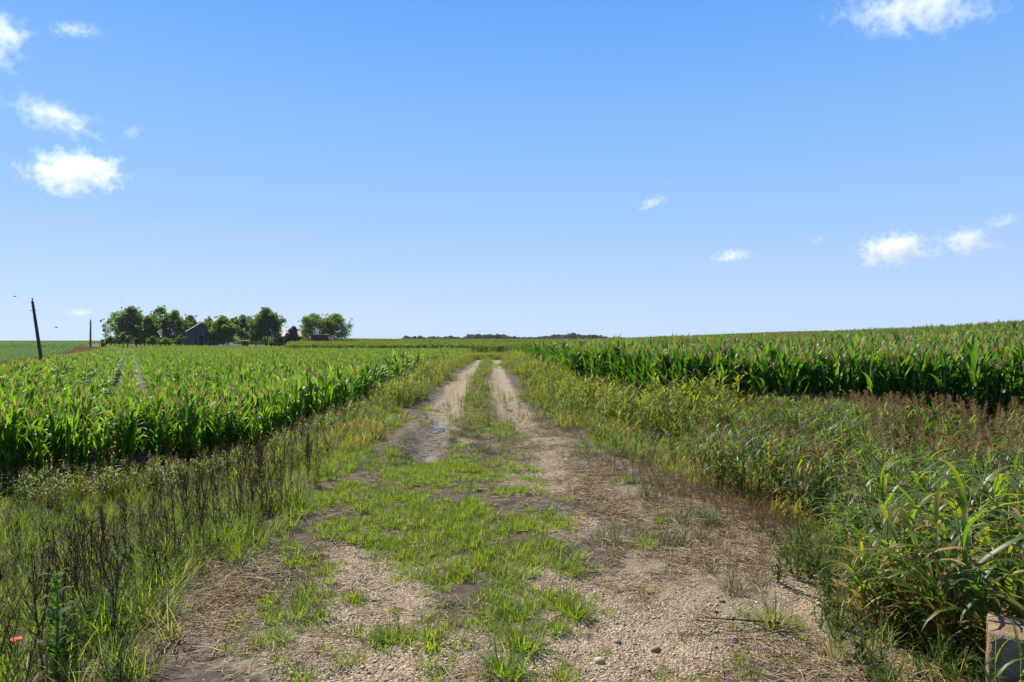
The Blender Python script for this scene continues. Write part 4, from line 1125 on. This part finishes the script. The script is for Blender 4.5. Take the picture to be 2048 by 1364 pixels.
T = [  # px, width px, top, base, distance, label, extra
    (232, 42, 622, 692, 215, 'leftmost farm tree with a thin ragged crown', dict(dens=.55, low=.12)),
    (262, 62, 612, 693, 208, 'biggest dense dark tree of the farm, left of the barn', dict(dens=1.6, low=.16)),
    (296, 34, 628, 693, 204, 'lighter green narrow tree right of the biggest dark tree', dict(dens=1.0, low=.12)),
    (322, 52, 611, 692, 212, 'tall airy tree with an uneven top between dark tree and barn', dict(dens=.9, low=.2)),
    (350, 44, 618, 692, 210, 'round-topped tree behind the left slope of the barn', dict(dens=1.0, low=.2)),
    (380, 40, 629, 690, 222, 'low wide tree whose crown shows above the barn roof', dict(dens=1.1, low=.2)),
    (418, 34, 634, 690, 214, 'small tree just behind the right slope of the barn', dict(dens=1.1, low=.15)),
    (446, 52, 632, 693, 198, 'dark spreading tree right of the barn, over the car', dict(dens=1.5, low=.22)),
    (486, 36, 629, 688, 226, 'slender tree standing right of the small grey box shed', dict(dens=1.1, low=.34, trunks=2)),
    (512, 32, 636, 688, 222, 'low crowned tree between two taller ones', dict(dens=1.0, low=.3)),
    (533, 56, 615, 688, 218, 'tall forked tree with open lower trunk, left of the house', dict(dens=1.4, low=.33, trunks=2)),
    (572, 16, 652, 682, 285, 'small thin tree peeping over the house roof', dict(dens=.5, low=.2)),
    (628, 56, 626, 684, 245, 'broad loose-crowned tree right of the house', dict(dens=1.2, low=.22)),
    (672, 56, 626, 684, 250, 'last tree of the farm with slim forked stems', dict(dens=1.3, low=.32, trunks=2)),
]
for i, (px, w_, tp, bs, Yd, lb, ex) in enumerate(T): tree(px, w_, tp, bs, Yd, 1000 + i, lb, **ex)
tree(586, 26, 653, 683, 232, 1101, 'conical dark cedar in front of the house roof', name='cedar_tree', mt=M_CEDAR, low=.06, dens=1.3)
tree(556, 13, 661, 683, 232, 1102, 'small dark cedar at the left gable of the house', name='cedar_tree', mt=M_CEDAR, low=.06, dens=.8)
for i, (px, w_, tp, lb) in enumerate([(246, 22, 664, 'pale silvery bush under the left farm trees'), (306, 20, 672, 'low bush at the foot of the narrow light tree'), (220, 18, 672, 'bush behind the small dark shed'), (330, 26, 676, 'bush in the gap left of the barn'), (360, 16, 668, 'bush against the left wall of the barn'), (552, 26, 686, 'grey-green shrub heap below the forked tree')]):
    tree(px, w_, tp, 692, 196 if px < 500 else 212, 1200 + i, lb, 'bushes around the farmstead', 'bush', .7, M_TREE, 1, .04, .22, 'bush')
# far tree line, each crown its own tree
rr = random.Random(77); far_src = []
for k in range(6):
    cg, tg = MB(), MB(); g_ = np.random.default_rng(800 + k)
    tg.tube([(0, 0, -1), (.2, 0, 3), (0, 0, 6)], [.35, .3, .15], M_BARK, 5)
    for j in range(15):
        a = j * 2.4; q = rr.uniform(.1, 1)
        leaf_cloud(cg, (math.cos(a) * 3.6 * q, math.sin(a) * 3 * q, rr.uniform(1.8, 8.4 - 2.0 * q)), rr.uniform(1.1, 2.0), 70, .5, M_CEDAR, g_)
    far_src.append((cg.mesh('crown', False), tg.mesh('trunk')))
def far_tree(px, top, Y, k, wide=1.0):
    X, Y, z = at_d(px, Y); ht = zpx(top, Y) - z
    e = empty('broadleaf_tree', (X, Y, z)); s_ = ht / 8.3; e.scale = (s_ * wide, s_ * wide, s_); e.rotation_euler = (0, 0, rr.random() * 6.28)
    where = 'low left stretch' if px < 930 else ('taller clump above the track' if px < 1020 else ('low middle stretch' if px < 1100 else 'taller clump above the right corn'))
    tag(e, 'rounded crown in the ' + where + ' of the distant tree line', 'tree', 'trees of the distant tree line')
    for nm, me in zip(('crown', 'trunk'), far_src[k]):
        o = bpy.data.objects.new(nm, me); COL.objects.link(o); o.parent = e
px = 812
while px < 1243:
    if px < 932: tp = rr.uniform(674.5, 678.5)
    elif px < 1010: tp = rr.uniform(671, 675)
    elif px < 1100: tp = rr.uniform(675, 678.5)
    elif px < 1200: tp = rr.uniform(671, 675.5)
    else: tp = rr.uniform(673, 678)
    if px > 1140 and px < 1150: tp = 669.5
    far_tree(px, tp - 2.6, rr.uniform(880, 960), rr.randrange(6), 1.5)
    px += rr.uniform(3, 5.5)
for px in (1262, 1275, 1290, 700, 725, 790, 1850 * 0 + 1310): far_tree(px, 679.8, 940, rr.randrange(6), 1.2)

# ------------------------------------------------------------------ buildings
def gable(e, w, L, he, hr, wall, roof, over=.3):
    """gable end towards -Y, ridge along Y"""
    g = MB(); a = w / 2
    vs = [(-a, 0, 0), (a, 0, 0), (a, 0, he), (0, 0, hr), (-a, 0, he), (-a, L, 0), (a, L, 0), (a, L, he), (0, L, hr), (-a, L, he)]
    g.add(vs, [(0, 1, 2, 3, 4), (9, 8, 7, 6, 5), (0, 4, 9, 5), (1, 6, 7, 2)], wall); g.build('wall', e, False)
    g = MB(); sl = (hr - he) / a; t = .08
    for s_ in (-1, 1):
        x1 = s_ * (a + over); z1 = he - sl * over
        v = [(0, -over, hr + .03), (x1, -over, z1 + .03), (x1, L + over, z1 + .03), (0, L + over, hr + .03)]
        v2 = [(x, y, z + t) for x, y, z in v]
        g.add(v + v2, [(0, 1, 2, 3), (7, 6, 5, 4), (0, 4, 5, 1), (1, 5, 6, 2), (2, 6, 7, 3), (3, 7, 4, 0)], roof)
    return g.build('roof', e, False)
# barn
X, Y, z = at_d(402, 195); face = math.atan2(-X, Y)
e = empty('barn', (X, Y, z - .1), face + R(3)); tag(e, 'tall weathered grey board barn with a dark hayloft opening', 'barn')
gable(e, 6.8, 13, zpx(661, Y) - z, zpx(645.5, Y) - z, M_PLANK, M_ROOF)
g = MB(); g.box(-.55, .65, -.06, -.01, .2, 2.35, M_HOLE_SHADE); g.build('door', e, False)
g = MB(); g.box(-.5, .6, -.06, -.01, 2.6, 4.0, M_HOLE_SHADE); g.build('loft_opening', e, False)  # solid panel on the wall, painted as the unlit loft inside
g = MB(); g.box(-1.6, -1.2, -.06, -.01, .2, 2.6, M_HOLE_SHADE); g.build('side_gap', e, False)
for s_, w_ in ((-1, 1.7), (1, 1.5)):
    g = MB(); x0, x1 = sorted((s_ * 3.41, s_ * (3.41 + w_)))
    he_i, he_o = 3.6, 3.0
    zi, zo = (he_o, he_i) if s_ < 0 else (he_i, he_o)
    g.add([(x0, .15, 0), (x1, .15, 0), (x1, .15, zo), (x0, .15, zi), (x0, 12.5, 0), (x1, 12.5, 0), (x1, 12.5, zo), (x0, 12.5, zi)], [(0, 1, 2, 3), (7, 6, 5, 4), (0, 3, 7, 4), (1, 5, 6, 2)], M_PLANK)
    lt = g.build('lean_to', e, False)
    g = MB(); g.add([(x0 - .1, 0, zi + .04), (x1 + .1, 0, zo + .04), (x1 + .1, 12.8, zo + .04), (x0 - .1, 12.8, zi + .04), (x0 - .1, 0, zi + .1), (x1 + .1, 0, zo + .1), (x1 + .1, 12.8, zo + .1), (x0 - .1, 12.8, zi + .1)], [(0, 1, 2, 3), (7, 6, 5, 4), (0, 4, 5, 1), (1, 5, 6, 2), (3, 2, 6, 7), (0, 3, 7, 4)], M_PLANK)
    g.build('roof', lt, False)
# house: long side and its metal roof towards us
X, Y, z = at_d(611, 262); face = math.atan2(-X, Y)
e = empty('farmhouse', (X, Y, z), face + R(90) + R(8)); tag(e, 'low dark farmhouse under a pale sheet metal roof', 'house')
he, hr = zpx(672, Y) - z, zpx(656, Y) - z
gable(e, 9.5, 10.6, he, hr, M_DARKWALL, M_ROOF, .4)
for k_, y_ in enumerate((2.0, 5.0, 8.2)):
    g = MB(); g.box(-4.82, -4.76, y_, y_ + 1.1, he - 1.7, he - .6, M_GLASS); wv = g.build('window', e, False)
g = MB(); g.box(-4.83, -4.76, 6.6, 7.5, 0, he - .5, M_HOLE_SHADE); g.build('door', e, False)
# house wing
X, Y, z = at_d(612, 258)
e = empty('shed', (X, Y, z), face); tag(e, 'low lean-to wing with a pale roof between farmhouse and brown shed', 'shed')
g = MB(); g.box(-3, 3.2, 0, 4, 0, zpx(677, Y) - z, M_DARKWALL); g.build('wall', e, False)
zz = zpx(677, Y) - z; g = MB(); g.add([(-3.3, -.3, zz + .02), (3.4, -.3, zz + .02), (3.4, 4.2, zz + 1.2), (-3.3, 4.2, zz + 1.2), (-3.3, -.3, zz + .1), (3.4, -.3, zz + .1), (3.4, 4.2, zz + 1.28), (-3.3, 4.2, zz + 1.28)], [(0, 3, 2, 1), (4, 5, 6, 7), (0, 1, 5, 4), (1, 2, 6, 5), (2, 3, 7, 6), (3, 0, 4, 7)], M_ROOF); g.build('roof', e, False)
def small_shed(px, wpx, top, Y, name, label, wall, dpt=3.0, window=None, roofm=None, door=True):
    X, Y, z = at_d(px, Y); e = empty(name, (X, Y, z), math.atan2(-X, Y)); tag(e, label, 'shed')
    w = wpx / F * Y; h = zpx(top, Y) - z
    g = MB(); g.box(-w / 2, w / 2, 0, dpt, -.3, h - .25, wall); g.build('wall', e, False)
    g = MB(); a = w / 2 + .2
    g.add([(-a, -.2, h - .24), (a, -.2, h - .24), (a, dpt + .2, h - .24), (-a, dpt + .2, h - .24), (-a, dpt / 2, h), (a, dpt / 2, h)], [(0, 1, 5, 4), (2, 3, 4, 5), (0, 4, 3), (1, 2, 5), (0, 3, 2, 1)], roofm or wall); g.build('roof', e, False)
    if window:
        g = MB(); g.box(window * w - .5, window * w + .5, -.05, -.003, h * .4, h * .4 + .9, M_HOLE_SHADE); g.build('window', e, False)
    if door:
        g = MB(); g.box(-w * .35, -w * .35 + .9, -.05, -.003, .1, min(2, h * .8), M_HOLE_SHADE); g.build('door', e, False)
    return e
small_shed(640, 32, 668, 236, 'shed', 'brown shed with a dark window under the trees right of the house', M_DARKWALL, 4, .01)
small_shed(216, 24, 678, 205, 'shed', 'small dark shed at the left end of the farm trees', M_PLANK, 3)
small_shed(283, 24, 676, 216, 'shed', 'low shed with a whitish roof under the biggest dark tree', M_DARKWALL, 6, None, M_ROOF)
small_shed(330, 22, 680, 214, 'shed', 'low brown shed in shade left of the barn', M_DARKWALL, 4)
small_shed(491, 11, 680.5, 205, 'shed', 'little grey box shed under the slender tree', M_PLANK, 1.6, None, None, False)
small_shed(454, 20, 679, 212, 'shed', 'plain grey shed behind the parked pickup', M_PLANK, 4)
# canopy on posts
X, Y, z = at_d(661, 240); e = empty('canopy', (X, Y, z), .4); tag(e, 'small pale flat canopy on thin posts right of the brown shed', 'canopy')
h = zpx(675, Y) - z; g = MB(); g.box(-1.1, 1.1, -1, 1, h - .12, h, M_ROOF); g.build('roof', e, False)
for sx in (-1, 1):
    for sy in (-.9, .9):
        g = MB(); g.tube([(sx, sy, 0), (sx, sy, h - .12)], .05, M_METAL, 5); g.build('post', e)
# pickup
X, Y, z = at_d(460.5, 188); z = max(z, zpx(697, Y)); e = empty('pickup_truck', (X, Y, z), math.atan2(-X, Y) + R(62)); tag(e, 'silver-white pickup parked in the grass right of the barn', 'pickup')
prof = [(-2.5, .55), (-2.5, 1.0), (-.4, 1.05), (-.35, 1.62), (.75, 1.62), (1.25, 1.08), (2.45, .98), (2.5, .55)]
g = MB(); nP = len(prof); vs = [(-.88 if True else 0, x, zz) for x, zz in prof] + [(.88, x, zz) for x, zz in prof]
g.add(vs, [tuple(range(nP)), tuple(range(2 * nP - 1, nP - 1, -1))] + [(i, i + nP, (i + 1) % nP + nP, (i + 1) % nP) for i in range(nP)], M_CARP); g.build('body', e, False)
g = MB(); g.box(-.9, .9, -.28, .68, 1.13, 1.5, M_GLASS); g.build('side_window', e, False)
g = MB(); g.add([(-.75, .83, 1.55), (.75, .83, 1.55), (.8, 1.24, 1.13), (-.8, 1.24, 1.13)], [(0, 1, 2, 3)], M_GLASS); g.build('windscreen', e, False)
for sx in (-.82, .82):
    for sy in (-1.6, 1.6):
        g = MB(); g.tube([(sx - .1, sy, .36), (sx + .1, sy, .36)], .36, M_TYRE, 14); wh = g.build('wheel', e)
        g = MB(); g.tube([(sx - .115, sy, .36), (sx + .115, sy, .36)], .19, M_METAL, 10); g.build('rim', wh)
# birds
for px, py, Y, a, lb in ((30, 593, 60, .3, 'tiny dark bird in the sky left of the leaning pole'), (113, 655, 70, 1.2, 'tiny dark bird low in the sky right of the leaning pole'), (242, 604, 150, 2.0, 'tiny dark bird above the leftmost farm trees')):
    k_ = Y / 60
    e = empty('bird', ((px - 1024) / F * Y, Y, zpx(py, Y)), a); tag(e, lb, 'bird', 'birds in flight')
    s_ = .16 * k_
    g = MB(); g.tube([(-s_, 0, 0), (-s_ * .6, 0, 0), (0, 0, 0), (s_ * .5, 0, .01), (s_ * .75, 0, .01), (s_ * .95, 0, 0)], [.01, .02 * k_, .035 * k_, .02 * k_, .022 * k_, .004], M_BLACK, 6); g.build('body', e)
    for q_ in (-1, 1):
        g = MB(); g.add([(s_ * .3, 0, .01), (-s_ * .4, 0, .01), (-s_ * .3, q_ * s_ * .7, .07 * k_), (s_ * .2, q_ * s_ * .7, .07 * k_), (-s_ * .3, q_ * s_ * 1.5, .0)], [(0, 1, 2, 3), (3, 2, 4)], M_BLACK); g.build('wing', e)

# ------------------------------------------------------------------ clouds
def cloud(px, py, wpx, hpx, dens, seed, label, D=2600, thr=.5, rot=0.0):
    Yc = D; X = (px - 1024) / F * Yc; z = zpx(py, Yc)
    a, c_ = wpx / F * Yc / 2 * 1.25, hpx / F * Yc / 2 * 1.3
    b_ = (a * c_) ** .5
    m, n, l = mat('cloud_vapour')
    tc = n.new('ShaderNodeTexCoord')
    mp_ = n.new('ShaderNodeMapping'); l.new(tc.outputs['Object'], mp_.inputs[0]); mp_.inputs['Scale'].default_value = (1 / a, 1 / b_, 1 / c_)
    ln = n.new('ShaderNodeVectorMath'); ln.operation = 'LENGTH'; l.new(mp_.outputs[0], ln.inputs[0])
    mo = n.new('ShaderNodeMapping'); l.new(tc.outputs['Object'], mo.inputs[0]); mo.inputs['Location'].default_value = (seed * 13.7, 0, 0)
    f = noise(n, l, mo.outputs[0], 2.4 / c_, 9, .68); f2 = noise(n, l, mo.outputs[0], 1.0 / c_, 3, .5)
    s_ = math_(n, l, 'SUBTRACT', 1.0, ln.outputs['Value'])
    v = math_(n, l, 'ADD', math_(n, l, 'MULTIPLY', s_, .62), math_(n, l, 'ADD', math_(n, l, 'MULTIPLY', f, 1.95), math_(n, l, 'MULTIPLY', f2, .45)))
    v = math_(n, l, 'SUBTRACT', v, thr + .98)
    v = math_(n, l, 'MULTIPLY', v, math_(n, l, 'GREATER_THAN', s_, 0.0))
    v = math_(n, l, 'MULTIPLY', v, dens * 5.5 / b_, False)
    v = math_(n, l, 'MAXIMUM', v, 0.0)
    pv = n.new('ShaderNodeVolumePrincipled'); pv.inputs['Color'].default_value = (1, 1, 1, 1); pv.inputs['Anisotropy'].default_value = 0.3
    l.new(v, pv.inputs['Density'])
    o_ = n.new('ShaderNodeOutputMaterial'); l.new(pv.outputs[0], o_.inputs['Volume'])
    bm = bmesh.new(); bmesh.ops.create_icosphere(bm, subdivisions=3, radius=1); bmesh.ops.scale(bm, vec=(a, b_, c_), verts=bm.verts)
    me = bpy.data.meshes.new('cloud'); bm.to_mesh(me); bm.free(); me.materials.append(m)
    o = bpy.data.objects.new('cloud', me); COL.objects.link(o); o.location = (X, Yc, z); o.rotation_euler = (0, rot, 0)
    tag(o, label, 'cloud')
CL = [(148, 343, 195, 84, 1.0, 'bright white puffy cloud low on the left', .42, 0), (105, 232, 190, 66, .42, 'torn white cloud above the bright puffy one', .52, .35), (0, 75, 90, 120, .42, 'white cloud cut by the upper left edge', .48, .2),
      (150, 60, 110, 26, .25, 'thin flat wisp near the upper left corner', .5, 0), (1835, 18, 260, 80, .8, 'broad soft cloud at the top edge, upper right', .45, 0),
      (1788, 500, 115, 60, 1.3, 'brightest small white cloud low on the right', .42, 0), (1932, 484, 95, 56, .7, 'soft white cloud right of the brightest small one', .46, 0), (2005, 443, 70, 30, .3, 'wispy cloud at the right edge', .5, -.3),
      (1463, 512, 72, 26, .6, 'small flat white cloud right of centre', .46, -.15), (1305, 405, 66, 26, .35, 'slanting wisp of cloud right of centre', .5, -.4), (160, 624, 60, 18, .25, 'faint cloud just above the second pole', .48, 0),
      (1335, 668, 60, 12, .12, 'very faint cloud on the horizon', .5, 0), (1635, 478, 40, 20, .12, 'barely visible wisp between two right clouds', .5, -.5), (265, 262, 50, 24, .12, 'faint wisp right of the torn cloud', .5, -.4)]
for i, (px, py, w_, h_, dn, lb, th, ro) in enumerate(CL): cloud(px, py, w_ * (1.0 if i == 0 else 1.2), h_ * (1.0 if i == 0 else 1.12), dn, i + 1, lb, 2600, th, ro)

# ------------------------------------------------------------------ haze
m, n, l = mat('haze_air')
pv = n.new('ShaderNodeVolumePrincipled'); pv.inputs['Color'].default_value = (.86, .92, 1, 1); pv.inputs['Density'].default_value = .00006; pv.inputs['Anisotropy'].default_value = .3
o_ = n.new('ShaderNodeOutputMaterial'); l.new(pv.outputs[0], o_.inputs['Volume'])
g = MB(); g.box(-760, 760, -20, 1050, -9, 24, m)
o = g.build('haze', None, False); tag(o, 'thin pale summer haze lying over the fields', 'haze', None, 'stuff')
